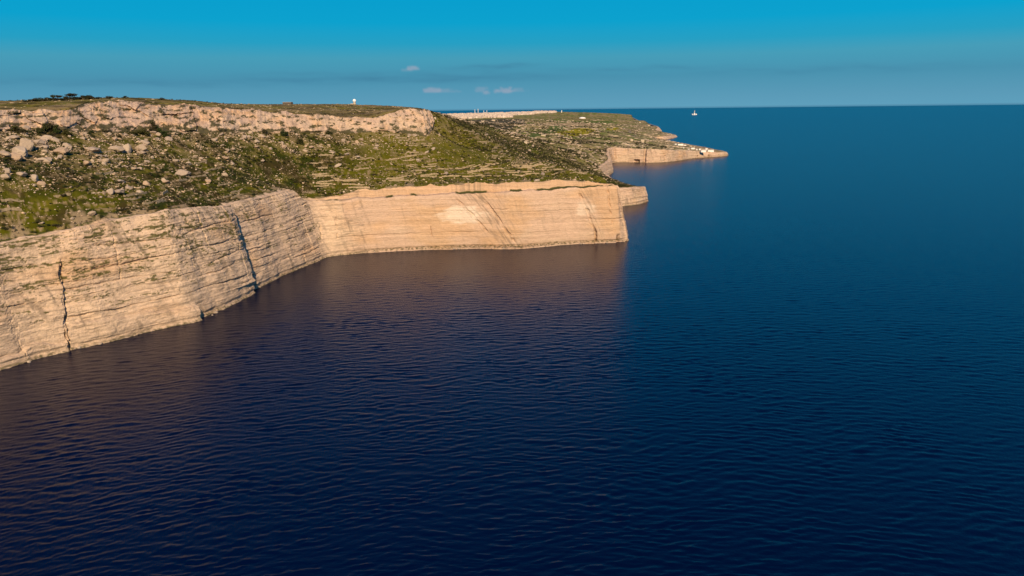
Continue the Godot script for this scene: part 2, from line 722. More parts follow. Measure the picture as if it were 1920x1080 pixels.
# long open bedding planes: height, from u, to u, depth
const PLANES := [[12.5, 12.5, 16.8, 1.3], [33.0, 12.6, 16.4, 1.5], [47.0, 12.8, 16.8, 1.2], [60.0, 13.0, 16.9, 1.4], [69.0, 12.9, 16.5, 0.9], [24.0, 12.5, 15.0, 1.0], [21.0, 2.0, 12.2, 1.2], [33.0, 6.3, 12.3, 1.0], [40.0, 2.0, 12.6, 1.1], [52.0, 6.4, 12.6, 1.3], [59.0, 2.0, 9.0, 1.0], [66.0, 7.0, 12.7, 1.2], [13.0, 9.2, 12.3, 0.9], [30.0, 25.6, 29.5, 1.0], [20.0, 17.5, 22.0, 0.7], [47.0, 18.0, 24.5, 0.6]]

func plane_depth(u: float, s: float, y: float) -> float:
	var d := 0.0
	for p in PLANES:
		if u < p[1] or u > p[2] or absf(y - p[0]) > 9.0:
			continue
		var e: float = (y - p[0] - 2.6 * na.get_noise_2d(s * 0.008, p[0]) - 0.8 * na.get_noise_2d(s * 0.05, p[0] + 5.0)) / 0.62
		if absf(e) < 2.5:
			d += p[3] * exp(-e * e) * clampf(0.65 + 1.4 * na.get_noise_2d(s * 0.018, p[0] * 3.0), 0.0, 1.2) * sm(p[1], p[1] + 0.15, u) * (1.0 - sm(p[2] - 0.3, p[2], u))
	return d

# faces that stand forward up to a joint and are set back beyond it: u, lean, from, to, step m, length m over which it eases
const STEPS := [[6.02, 0.35, 0.0, 0.8, 2.6, 26.0], [12.3, 0.6, 0.14, 1.02, 8.5, 44.0], [12.42, 0.0, -0.1, 0.2, 6.0, 26.0], [9.12, 0.0, -0.1, 0.17, 3.6, 18.0], [13.55, 0.1, 0.45, 0.75, 1.2, 14.0], [16.35, 0.5, 0.1, 1.02, 3.0, 22.0], [26.5, -0.9, 0.0, 0.9, 1.8, 20.0]]

func step_out(u: float, l: float, v: float) -> float:
	var d := 0.0
	for j in STEPS:
		if v < j[2] or v > j[3] or absf(u - j[0]) > 3.5:
			continue
		var e: float = (u - j[0] - j[1] * v) * l
		if absf(e) < j[5]:
			var f: float = 1.0 - absf(e) / j[5]
			d += (j[4] if e < 0.0 else -j[4]) * 0.5 * f * minf(1.0, (j[3] - v) * 14.0 + (1.0 if j[3] > 1.0 else 0.0))
	return d

# how far the face stands out towards the sea
func relief(s: float, y: float, h: float, strong: float) -> float:
	var yb := y + 0.012 * s + 3.5 * na.get_noise_2d(s * 0.004, 3.0)
	var d := 2.6 * na.get_noise_2d(s * 0.011, y * 0.005) + 0.8 * na.get_noise_2d(s * 0.045 + 40.0, y * 0.02)
	d += bed(yb, beds) * (0.55 + 1.3 * maxf(0.0, nf.get_noise_2d(s * 0.010, y * 0.05 + 9.0) + 0.1)) * strong
	d += 0.6 * nf.get_noise_2d(s * 0.06, y * 0.16 + 77.0) * strong
	d -= 0.5 * maxf(0.0, nr.get_noise_2d(s * 0.03, y * 0.06) - 0.3) * strong
	d += 0.22 * nf.get_noise_2d(s * 0.3, y * 0.6 + 11.0) * strong
	return d

const STONE := Color(0.68, 0.475, 0.33)
const PINK := Color(0.68, 0.495, 0.335)
const AMBER := Color(0.68, 0.43, 0.235)
const STAIN := Color(0.20, 0.155, 0.11)
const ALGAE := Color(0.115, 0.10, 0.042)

func cliff_strip(u0: float, u1: float, step: float, rows: int, strong: float) -> ArrayMesh:
	var us := PackedFloat32Array()
	var ss := PackedFloat32Array()
	var i0 := int(floor(u0))
	var u := u0
	var s := 0.0
	for i in i0:
		s += seg_len(i)
	s += seg_len(u0) * (u0 - i0)
	while u < u1 - 0.0005:
		us.append(u)
		ss.append(s)
		var l := seg_len(u + 0.0001)
		var adv := minf(step / l, ceilf(u + 0.0001) - u)
		u += adv
		s += adv * l
	us.append(u1)
	ss.append(s)
	var cols := us.size()
	var total := rows + 4 + 12 + 4
	var v := PackedVector3Array()
	var c := PackedColorArray()
	v.resize(cols * total)
	c.resize(cols * total)
	for i in cols:
		u = us[i]
		s = ss[i]
		var k := coast_at(u)
		var n := coast_normal(u)
		var a := Vector2(k[0], k[1])
		var h := k[2] + (1.3 * nf.get_noise_1d(s * 0.06) + 1.5 * nf.get_noise_1d(s * 0.02 + 40.0)) * minf(1.0, k[2] / 30.0)
		var sb := k[3]
		var bh := k[4] * (1.0 + 0.45 * nf.get_noise_1d(s * 0.035 + 9.0))
		var l := seg_len(u)
		var js := joints_near(u)
		var head := sm(18.0, 19.5, u) * (1.0 - sm(28.0, 29.0, u))
		var shelf := 0.0
		if u > 18.5 and u < 28.2:
			shelf = (1.2 + 5.5 * exp(-pow((u - 23.0) / 1.6, 2.0)) + 1.8 * nf.get_noise_1d(s * 0.05)) * sm(18.5, 19.5, u) * (1.0 - sm(27.6, 28.0, u))
		var block_h := 0.0
		if u > 6.05 and u < 9.12:
			block_h = lerpf(17.0, 12.0, (u - 6.0) / 3.0) + 2.0 * na.get_noise_1d(s * 0.05)
		elif u <= 6.0:
			block_h = 8.0 + 3.0 * na.get_noise_1d(s * 0.04)
		var fresh := 0.0
		for j in total:
			var y: float
			var off: float
			var vv := 1.0
			if j < rows:
				vv = float(j) / (rows - 1)
				y = lerpf(-4.0, h, vv)
				vv = maxf(0.0, y / h)
				off = sb * (0.78 * vv + 0.22 * vv * vv) + 1.6 * sm(0.955, 1.0, vv)
			elif j < rows + 4:
				var t := (j - rows + 1) / 4.0
				y = h + 0.7 * t
				off = sb + 1.6 + t * (1.2 + 0.8 * minf(bh, 9.0))
			elif j < rows + 16:
				var t := (j - rows - 3) / 12.0
				y = h + 0.7 + t * bh
				off = sb + 2.8 + 0.8 * minf(bh, 9.0) + t * 2.0
			else:
				var t := float(j - rows - 15)
				y = h + 0.7 + bh
				off = sb + 4.8 + 0.8 * minf(bh, 9.0) + t * 1.3
			var d := relief(s, y, h, strong)
			var jd := joint_depth(js, u, l, minf(vv, 0.995))
			if j < rows and u < 30.0:
				jd += plane_depth(u, s, y)
			if j >= rows + 4:
				jd = joint_depth(js, u, l, 0.995)
				d = lerpf(d, d * 0.5, 0.5)
			d += step_out(u, l, minf(vv, 0.995)) - jd
			var wet := 0.0
			if y < h * 0.7:
				# wave-cut notch, ledge and fallen foot
				d -= (1.3 + 0.5 * head) * sm(0.6, 1.4, y) * (1.0 - sm(2.6, 5.0, y)) * strong
				d += shelf * (1.0 - sm(0.9, 2.2, y + 0.8 * na.get_noise_1d(s * 0.15)))
				if block_h > 0.0:
					d += 2.6 * (1.0 - sm(block_h - 1.0, block_h + 0.3, y)) * sm(0.0, 0.03, 9.12 - u)
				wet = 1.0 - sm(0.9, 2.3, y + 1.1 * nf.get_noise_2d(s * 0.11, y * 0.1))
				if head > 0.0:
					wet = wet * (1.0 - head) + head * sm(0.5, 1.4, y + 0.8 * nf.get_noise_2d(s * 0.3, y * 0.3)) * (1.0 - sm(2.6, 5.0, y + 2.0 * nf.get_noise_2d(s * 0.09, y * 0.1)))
			var p := a + n * (off - d)
			var yy := y + 0.35 * nf.get_noise_2d(s * 0.2, y * 0.2 + 50.0) * strong
			if j >= rows + 16:
				var t := float(j - rows - 15) / 4.0
				yy = lerpf(yy, ground_h(p.x, p.y) + 0.25 - 0.6 * t, sm(0.0, 0.75, t))
			v[j * cols + i] = Vector3(p.x, yy, p.y)
			# colour of the rock
			var yb := y + 0.012 * s + 3.5 * na.get_noise_2d(s * 0.004, 3.0)
			var big := nf.get_noise_2d(s * 0.012, y * 0.03 + 200.0)
			var col := STONE.lerp(PINK, clampf(0.5 + big * 1.4 - head * 0.5, 0, 1))
			if u < 18.0:
				col = col.lerp(Color(0.78, 0.575, 0.39), 0.65)  # paler stone on this stretch, lightened further to offset the grazing sun
			col = col.lerp(AMBER, clampf(nf.get_noise_2d(s * 0.010 + 90.0, y * 0.022) * 1.5 + head * 0.30 - 0.15, 0.0, 0.7))
			if bh > 0.5 and j >= rows + 4:
				col = col.lerp(AMBER, 0.55)
			var tone := 1.0 + 0.07 * bed(yb, bed_tone) + (0.22 - 0.1 * head) * nf.get_noise_2d(s * 0.16, y * 0.5) + 0.10 * nf.get_noise_2d(s * 0.02, y * 0.9 + 31.0)
			col = Color(col.r * tone, col.g * tone, col.b * tone)
			# pale scars of recent falls
			if head > 0.5:
				var e1 := pow((u - 21.55) / 0.62, 2.0) + pow((y - 39.0) / 11.0, 2.0) + 0.8 * nf.get_noise_2d(s * 0.05, y * 0.15)
				var e2 := pow((u - 26.0) / 0.5, 2.0) + pow((y - 42.0) / 9.0, 2.0) + 0.8 * nf.get_noise_2d(s * 0.05, y * 0.15)
				fresh = maxf(1.0 - sm(0.4, 1.3, e1), 0.7 * (1.0 - sm(0.4, 1.3, e2)))
				col = col.lerp(Color(0.86, 0.70, 0.53), fresh * 0.85)
			# weather stains that run down the face, crusts along the beds
			var run := nf.get_noise_2d(s * 0.13 + 0.03 * y, y * 0.02 + 400.0)
			var stain := sm(0.16, 0.5, run) * (0.28 + 0.3 * sm(-0.1, 0.5, na.get_noise_2d(s * 0.02, y * 0.02 + 60.0)))
			var crust := sm(0.18, 0.42, nf.get_noise_2d(s * 0.018 + 17.0, yb * 0.62)) * (0.58 if head < 0.5 else 0.16)
			col = col.lerp(STAIN, clampf(maxf(stain * (1.15 - 0.8 * head), crust), 0.0, 0.6) * (1.0 - fresh))
			if head > 0.5:
				var fan := exp(-pow((u - 23.0 + 1.1 * vv) / 0.55, 2.0)) + 0.8 * exp(-pow((u - 26.75 + 0.8 * vv) / 0.25, 2.0))
				col = col.lerp(STAIN, 0.55 * clampf(fan, 0, 1) * sm(-0.05, 0.4, nf.get_noise_2d((u + 1.15 * vv) * 9.0, vv * 2.5)))
			# plants rooted on the ledges
			if j < rows and u < 17.0 and vv > 0.3:
				var g := 0.75 * nf.get_noise_2d(s * 0.022 + 5.0, yb * 0.14) + 0.75 * nf.get_noise_2d(s * 0.12, yb * 0.75 + 5.0) + 0.24 * sm(0.35, 0.9, vv) * (1.0 - sm(12.3, 13.0, u))
				var tufts := sm(0.36, 0.46, g)
				col = col.lerp(Color(0.105, 0.098, 0.022), tufts * 0.9)
			if j >= rows and j < rows + 5 and bh > 0.5:
				var g := sm(-0.05, 0.12, nf.get_noise_1d(s * 0.022 + 8.0))
				col = col.lerp(Color(0.065, 0.075, 0.015), g * 0.95)
			if j >= rows + 17:
				var t := float(j - rows - 16) / 3.0
				var g := sm(-0.35, 0.05, nf.get_noise_2d(p.x * 0.05, p.y * 0.05) + 0.5 * t - 0.25)
				col = col.lerp(Color(0.075, 0.08, 0.018), g)
			# olive weed in ragged patches on the tidal rock
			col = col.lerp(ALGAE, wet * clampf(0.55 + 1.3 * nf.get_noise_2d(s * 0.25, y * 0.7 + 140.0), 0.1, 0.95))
			c[j * cols + i] = col
	for i in cols:
		var q := v[(total - 3) * cols + i]
		coast_line.append(Vector2(q.x, q.z))
	return grid_mesh(v, c, cols, total, PackedByteArray(), false, false)

# ------------------------------------------------------------------ the inland escarpment
func scarp_at(u: float) -> PackedFloat32Array:
	var i := clampi(int(u), 0, SCARP.size() - 2)
	var t := u - i
	var m := SCARP.size() - 1
	var out := PackedFloat32Array()
	for k in 6:
		out.append(cubic(SCARP[maxi(i - 1, 0)][k], SCARP[i][k], SCARP[i + 1][k], SCARP[mini(i + 2, m)][k], t))
	return out

func scarp_strip() -> ArrayMesh:
	var v := PackedVector3Array()
	var c := PackedColorArray()
	var us := PackedFloat32Array()
	var u := 0.0
	while u < SCARP.size() - 1:
		us.append(u)
		var i := int(u)
		var l := Vector2(SCARP[i][0], SCARP[i][1]).distance_to(Vector2(SCARP[i + 1][0], SCARP[i + 1][1]))
		u += 1.1 / l
	var cols := us.size()
	var rows := 54
	v.resize(cols * rows)
	c.resize(cols * rows)
	var s := 0.0
	var last := Vector2.ZERO
	for i in cols:
		var k := scarp_at(us[i])
		var a := Vector2(k[0], k[1])
		var b := Vector2(k[3], k[4])
		if i:
			s += a.distance_to(last)
		last = a
		var n := (b - a).normalized()
		var rubble := 1.0 - sm(8.5, 10.0, us[i])          # the left part is broken ground, the right a clean face
		var hh := k[5] - k[2]
		var crest := (4.5 * nf.get_noise_1d(s * 0.022) + 1.6 * nf.get_noise_1d(s * 0.12)) * minf(1.0, hh / 20.0)
		k[5] += crest
		hh += crest
		for j in rows:
			var p: Vector2
			var y: float
			var vv := clampf((j - 3) / float(rows - 8), 0.0, 1.0)
			if j < 3:
				p = a - n * (6.0 - 2.0 * j)
				y = minf(k[2], ground_h(p.x, p.y)) - 1.5 + 0.5 * j
			elif j >= rows - 4:
				var t := float(j - rows + 5)
				p = b + n * (t * 1.8)
				y = lerpf(k[5], plateau_h(p.x, p.y) + 0.3 - 0.2 * t, sm(0, 3, t))
			else:
				# broken into two or three steps by ledges
				var st := vv + 0.10 * nf.get_noise_2d(s * 0.02, vv * 2.0)
				var f := clampf(st, 0, 1)
				var ledges := 0.5 + 0.5 * sin(f * TAU * 2.0 + 2.0 * na.get_noise_1d(s * 0.01))
				p = a.lerp(b, lerpf(f, pow(f, 1.6), 0.6)) - n * 2.0 * (1.0 - vv)
				y = lerpf(k[2] - 0.5, k[5], vv)
				var d := 5.5 * nf.get_noise_2d(s * 0.026 + y * 0.012, y * 0.03) + 2.5 * ledges * na.get_noise_2d(s * 0.02, 7.0)
				d += lerpf(1.3, 2.6, rubble) * nf.get_noise_2d(s * 0.09, y * 0.14 + 20.0) + lerpf(1.5, 0.8, rubble) * bed(y * 1.3 + 4.0 * na.get_noise_1d(s * 0.008), beds)
				d -= 2.4 * sm(0.45, 0.8, nr.get_noise_2d(s * 0.012 + 3.0 + y * 0.008, y * 0.01)) * (1.0 if rubble > 0.5 else 0.4)
				d += (0.15 + 0.85 * rubble) * 3.4 * nc.get_noise_2d(s * 0.07 + 0.02 * y, y * 0.11)
				p -= n * d * sm(0.0, 0.15, vv) * (1.0 - 0.7 * sm(0.9, 1.0, vv)) * minf(1.0, hh / 14.0)
			v[j * cols + i] = Vector3(p.x, y, p.y)
			var big := nf.get_noise_2d(s * 0.012, y * 0.04 + 300.0)
			var col := STONE.lerp(PINK, clampf(0.6 + big * 1.5, 0, 1)).lerp(AMBER, clampf(nf.get_noise_2d(s * 0.02 + 9.0, y * 0.05) * 1.8 - 0.2 + 0.15 * rubble, 0, 0.7))
			var tone := 0.96 + 0.10 * bed(y, bed_tone) + lerpf(0.16, 0.28, rubble) * nf.get_noise_2d(s * 0.2, y * 0.35)
			col = Color(col.r * tone, col.g * tone, col.b * tone)
			col = col.lerp(STAIN, 0.5 * sm(0.15, 0.5, nf.get_noise_2d(s * 0.07 + y * 0.05, y * 0.07 + 90.0)))
			var g := nf.get_noise_2d(s * 0.05 + 33.0, y * 0.16) + 0.10 * rubble + 0.5 * (1.0 - sm(0.0, 0.35, vv)) + (0.25 if j >= rows - 4 else 0.0)
			col = col.lerp(Color(0.06, 0.06, 0.018), sm(0.22, 0.34, g + 0.35 * nf.get_noise_2d(s * 0.3, y * 0.4)) * 0.9)
			c[j * cols + i] = col
	for i in cols:
		var q := v[(rows - 2) * cols + i]
		scarp_line.append(Vector2(q.x, q.z))
	return grid_mesh(v, c, cols, rows, PackedByteArray(), false, false)

# ------------------------------------------------------------------ ground
func terrace_share(x: float, z: float, h: float) -> float:
	var left := sm(0.30, 0.42, -atan2(x, -z)) * (1.0 - sm(108.0, 120.0, h))
	return maxf(left, sm(-0.12, 0.25, na.get_noise_2d(x * 0.0045 + 3.0, z * 0.0045))) * sm(60.0, 75.0, h) * (1.0 - sm(118.0, 134.0, h))

func ground_h(x: float, z: float) -> float:
	var h := cached(ground_cache, x, z)
	var rr := x * x + z * z
	if rr < 2400.0 * 2400.0:
		var t := terrace_share(x, z, h)
		if t > 0.01:
			var q := (h + 2.5 * na.get_noise_2d(x * 0.012, z * 0.012 + 8.0)) / 3.4
			var f := q - floorf(q)
			h += t * 3.4 * (sm(0.62, 0.98, f) - f) * 0.75
		h += 1.9 * nf.get_noise_2d(x * 0.018, z * 0.018) + 0.7 * nf.get_noise_2d(x * 0.09, z * 0.09 + 5.0)
	else:
		h += 3.5 * nf.get_noise_2d(x * 0.004, z * 0.004)
	return h

func plateau_h(x: float, z: float) -> float:
	return cached(plateau_cache, x, z) + 1.2 * nf.get_noise_2d(x * 0.02, z * 0.02 + 3.0) + 0.35 * nf.get_noise_2d(x * 0.1, z * 0.1)

const GRASS_DARK := Color(0.042, 0.052, 0.004)
const GRASS := Color(0.118, 0.118, 0.005)
const GRASS_PALE := Color(0.21, 0.185, 0.014)
const DRY := Color(0.38, 0.265, 0.11)
const GRAVEL := Color(0.44, 0.325, 0.195)
const SCRUB := Color(0.070, 0.050, 0.018)
const BLOOM := Color(0.30, 0.25, 0.012)

func hill_color(x: float, z: float, h: float, rim: float) -> Color:
	var a := nf.get_noise_2d(x * 0.011, z * 0.011)
	var b := nf.get_noise_2d(x * 0.06 + 50.0, z * 0.06)
	var e := nf.get_noise_2d(x * 0.22, z * 0.22 + 9.0)
	var col := GRASS_DARK.lerp(GRASS, clampf(0.55 + a * 1.2 + b * 0.9, 0, 1))
	col = col.lerp(GRASS_PALE, clampf(b * 1.3 + e * 0.9 - 0.12, 0, 0.8))
	col = col.lerp(SCRUB, sm(0.05, 0.3, nf.get_noise_2d(x * 0.024 + 9.0, z * 0.024)) * 0.75)
	# the spur is open pasture
	var spur := sm(-0.26, -0.14, atan2(x, -z)) * (1.0 - sm(1150.0, 1400.0, sqrt(x * x + z * z)))
	col = col.lerp(Color(0.215, 0.185, 0.010).lerp(Color(0.112, 0.118, 0.006), clampf(0.5 + 1.3 * b, 0, 1)), 0.75 * spur)
	# stony strips along the terraces
	var hb := h + 2.5 * na.get_noise_2d(x * 0.012, z * 0.012 + 8.0)
	var along := nf.get_noise_2d(atan2(x, -z) * 34.0, hb * 0.42)
	var stony := sm(0.22, 0.40, along + 0.7 * e + 0.3 * b) * (0.3 + 0.7 * terrace_share(x, z, h))
	# scree below the escarpment
	var scree := sm(98.0, 136.0, h + 22.0 * a) * sm(-0.28, 0.22, b + 0.7 * e) * (1.0 - sm(-0.12, 0.0, atan2(x, -z)))
	col = col.lerp(DRY.lerp(GRAVEL, clampf(0.45 + e, 0, 1)), clampf(maxf(stony * 0.8, scree * 0.5), 0, 1))
	# bare rock near the brink
	if rim < 22.0:
		var bare := sm(0.0, 0.22, nf.get_noise_2d(x * 0.03 + 70.0, z * 0.03) + 0.08 - rim * 0.02)
		col = col.lerp(GRAVEL, bare * 0.85)
	return col

var fields := []   # [polygon, bounds, colour]
func field(px: Array, col: Color) -> void:
	var poly := []
	var lo := Vector2(1e9, 1e9)
	var hi := -lo
	for p in px:
		var q := hit(p[0], p[1])
		var w := Vector2(q.x, q.z)
		poly.append(w)
		lo = lo.min(w)
		hi = hi.max(w)
	fields.append([poly, Rect2(lo, hi - lo), col])

func far_color(x: float, z: float, h: float, rim: float) -> Color:
	var a := nf.get_noise_2d(x * 0.0022, z * 0.0022)
	var b := nf.get_noise_2d(x * 0.010 + 50.0, z * 0.010)
	var e := nf.get_noise_2d(x * 0.045, z * 0.030)
	var col := Color(0.14, 0.15, 0.025).lerp(Color(0.22, 0.215, 0.04), clampf(0.6 + a + b, 0, 1)).lerp(Color(0.18, 0.135, 0.065), clampf(0.25 + b * 1.6 + e, 0, 0.8))
	var th := atan2(x, -z)
	# walled parcels
	var lot := nc.get_noise_2d(x * 0.009 + 0.2 * b, z * 0.006)
	col = col.lerp([Color(0.18, 0.21, 0.035), Color(0.40, 0.29, 0.13), Color(0.14, 0.18, 0.03), Color(0.27, 0.22, 0.08)][int(absf(lot) * 37.0) % 4], 0.55)
	col = col.lerp(GRAVEL, 0.6 * (1.0 - sm(0.03, 0.09, ne.get_noise_2d(x * 0.009 + 0.2 * b, z * 0.006) + 1.0)) * sm(-0.2, 0.2, b + e))
	# stony garrigue towards the sea
	var open := sm(0.10, 0.2, th + 0.08 * b) * (1.0 - sm(0.9, 1.0, e))
	col = col.lerp(Color(0.34, 0.255, 0.155), open * (0.6 + 0.6 * e))
	col = col.lerp(GRAVEL, sm(0.1, 0.4, e + 0.4 * b) * 0.6)
	col = col.lerp(Color(0.06, 0.05, 0.02), 0.7 * sm(0.1, 0.36, nf.get_noise_2d(x * 0.016 + 7.0, z * 0.010) + 0.25 * e - 1.2 * maxf(0.0, th - 0.08)))
	for f in fields:
		if f[1].has_point(Vector2(x, z)) and in_poly(Vector2(x + 14.0 * b, z + 30.0 * b), f[0]):
			var t := 1.0 + 0.5 * e
			col = Color(f[2].r * t, f[2].g * t, f[2].b * t)
	col = Color(col.r * 1.3, col.g * 1.3, col.b * 1.25)
	if rim < 30.0 + 60.0 * b:
		col = col.lerp(GRAVEL, 0.6 * sm(-0.2, 0.2, e))
	return col

func plateau_color(x: float, z: float) -> Color:
	var a := nf.get_noise_2d(x * 0.007, z * 0.007)
	var b := nf.get_noise_2d(x * 0.03 + 50.0, z * 0.03)
	var e := nf.get_noise_2d(x * 0.15, z * 0.15)
	var lot := nc.get_noise_2d(x * 0.011 + 0.15 * b, z * 0.008)
	var col: Color = [Color(0.19, 0.18, 0.03), Color(0.36, 0.26, 0.12), Color(0.10, 0.095, 0.02), Color(0.24, 0.18, 0.08), Color(0.11, 0.08, 0.04)][int(absf(lot) * 37.0) % 5]
	col = col.lerp(GRASS_PALE, clampf(0.3 - a * 1.5, 0, 0.6) * 1.0).lerp(SCRUB, clampf(b * 2.6, 0, 0.8))
	col = col.lerp(DRY, sm(0.0, 0.3, -b + 0.6 * e) * 0.6)
	col = col.lerp(GRAVEL, 0.6 * (1.0 - sm(0.03, 0.09, ne.get_noise_2d(x * 0.012 + 0.2 * b, z * 0.012) + 1.0)) * sm(-0.2, 0.2, b + e))
	col = col.lerp(BLOOM, sm(0.22, 0.42, a) * 0.5)
	return col

func hit(px: float, py: float) -> Vector3:
	var d := ray(px, py)
	var f := d.y / sqrt(d.x * d.x + d.z * d.z)
	var hx := d.x / sqrt(d.x * d.x + d.z * d.z)
	var hz := d.z / sqrt(d.x * d.x + d.z * d.z)
	var r := 520.0
	while r < 12000.0:
		if EYE.y + f * r < ground_h(hx * r, hz * r):
			break
		r *= 1.004
	return Vector3(hx * r, ground_h(hx * r, hz * r), hz * r)

func hit_plateau(px: float, r: float) -> Vector3:
	var d := ray(px, 200)
	var k := r / sqrt(d.x * d.x + d.z * d.z)
	return Vector3(d.x * k, plateau_h(d.x * k, d.z * k), d.z * k)

func to_px(p: Vector3) -> Vector2:
	var q := cam_basis.inverse() * (p - EYE)
	return Vector2(960.0 + FOCAL * q.x / -q.z, 540.0 - FOCAL * q.y / -q.z)

var near_rim := []
var near_up := []
const N0 := -0.80
const ND := 0.0019
const NN := 583

func ground_patch(th0: float, dth: float, cols: int, r0: float, r1: float, grow: float, rim: Array, up: Array, far: bool) -> ArrayMesh:
	var rows := int(log(r1 / r0) / grow) + 1
	var v := PackedVector3Array()
	var c := PackedColorArray()
	var keep := PackedByteArray()
	var state := PackedByteArray()
	v.resize(rows * cols)
	c.resize(rows * cols)
	keep.resize(rows * cols)
	state.resize(rows * cols)
	for i in cols:
		var th := th0 + i * dth
		var sx := sin(th)
		var cz := -cos(th)
		var list: PackedFloat32Array = rim[i]
		var list2: PackedFloat32Array = up[i]
		for j in rows:
			var r := r0 * exp(grow * j)
			var k := j * cols + i
			var st := 1
			var edge := 1e9
			if not inside(list, r):
				st = 0
			elif inside(list2, r - 9.0) and inside(list2, r):
				st = 2
			var x := sx * r
			var z := cz * r
			var y := -25.0
			if st == 1:
				for t in list:
					edge = minf(edge, absf(r - t))
				y = ground_h(x, z)
				c[k] = far_color(x, z, y, edge) if far else hill_color(x, z, y, edge)
				if far == false and r > 1350.0:
					c[k] = c[k].lerp(far_color(x, z, y, edge), sm(1350.0, 1700.0, r))
			else:
				c[k] = GRAVEL
			v[k] = Vector3(x, y, z)
			state[k] = st
	for j in rows - 1:
		for i in cols - 1:
			var k := j * cols + i
			if state[k] == 1 or state[k + 1] == 1 or state[k + cols] == 1 or state[k + cols + 1] == 1:
				keep[k] = 1
	return grid_mesh(v, c, cols, rows, keep, true, false)

func plateau_patch(th0: float, dth: float, cols: int, r0: float, r1: float, grow: float, up: Array) -> ArrayMesh:
	var rows := int(log(r1 / r0) / grow) + 1
	var v := PackedVector3Array()
	var c := PackedColorArray()
	var keep := PackedByteArray()
	var state := PackedByteArray()
	v.resize(rows * cols)
	c.resize(rows * cols)
	keep.resize(rows * cols)
	state.resize(rows * cols)
	for i in cols:
		var th := th0 + i * dth
		for j in rows:
			var r := r0 * exp(grow * j)
			var k := j * cols + i
			var x := sin(th) * r
			var z := -cos(th) * r
			if inside(up[i], r):
				state[k] = 1
				v[k] = Vector3(x, plateau_h(x, z), z)
				c[k] = plateau_color(x, z)
			else:
				v[k] = Vector3(x, 118.0, z)
				c[k] = GRAVEL
	for j in rows - 1:
		for i in cols - 1:
			var k := j * cols + i
			if state[k] + state[k + 1] + state[k + cols] + state[k + cols + 1] > 0:
				keep[k] = 1
	return grid_mesh(v, c, cols, rows, keep, true, false)

# ------------------------------------------------------------------ the sea
func sea_mesh() -> ArrayMesh:
	var g := RandomNumberGenerator.new()
	g.seed = 11
	var ths := PackedFloat32Array()
	var t := -PI
	while t < PI:
		ths.append(t)
		t += 0.0036 if absf(t) < 0.80 else 0.08
	ths.append(PI)
	var rs := PackedFloat32Array()
	var r := 8.0
	while r < 140000.0:
		rs.append(r)
		r *= 1.25 if r < 150.0 else (1.0020 if r < 600.0 else (1.0027 if r < 1700.0 else (1.006 if r < 3000.0 else 1.07)))
	var waves := []
	for i in 34:
		var l := 1.35 * pow(7.5, i / 33.0) * g.randf_range(0.9, 1.1)
		var a := deg_to_rad(g.randfn(13.0, 25.0))
		var k := TAU / l
		var steep := 0.064 * (1.0 if l < 4.0 else 4.0 / l)
		waves.append([sin(a) * k, cos(a) * k, g.randf() * TAU, steep / k, l])
	var cols := ths.size()
	var rows := rs.size()
	var v := PackedVector3Array()
	v.resize(cols * rows)
	for j in rows:
		r = rs[j]
		var dr := r * (0.0020 if r < 600.0 else lerpf(0.0020, 0.0027, sm(600.0, 800.0, r)))
		var use := []
		if r > 150.0 and r < 1700.0:
			for w in waves:
				var f := sm(2.2 * dr, 4.5 * dr, w[4]) * sm(150.0, 200.0, r) * (1.0 - sm(1200.0, 1690.0, r))
				if f > 0.01:
					use.append([w[0], w[1], w[2], w[3] * f])
		for i in cols:
			t = ths[i]
			var x := sin(t) * r
			var z := -cos(t) * r
			var y := 0.0
			if absf(t) < 0.85 and use.size():
				var gust := 0.72 + 0.45 * nf.get_noise_2d(x * 0.005, z * 0.011)
				var wx := x + 5.0 * na.get_noise_2d(x * 0.011, z * 0.017)
				var wz := z + 4.0 * na.get_noise_2d(x * 0.013 + 50.0, z * 0.021)
				var odd := 0.0
				for w in use:
					odd += w[3] * sin(w[0] * wx + w[1] * wz + w[2])
					wx += 0.03
				y = odd * gust * (1.0 + 0.5 * na.get_noise_2d(x * 0.045, z * 0.08))
			v[j * cols + i] = Vector3(x, y, z)
	return grid_mesh(v, PackedColorArray(), cols, rows, PackedByteArray(), true, false)

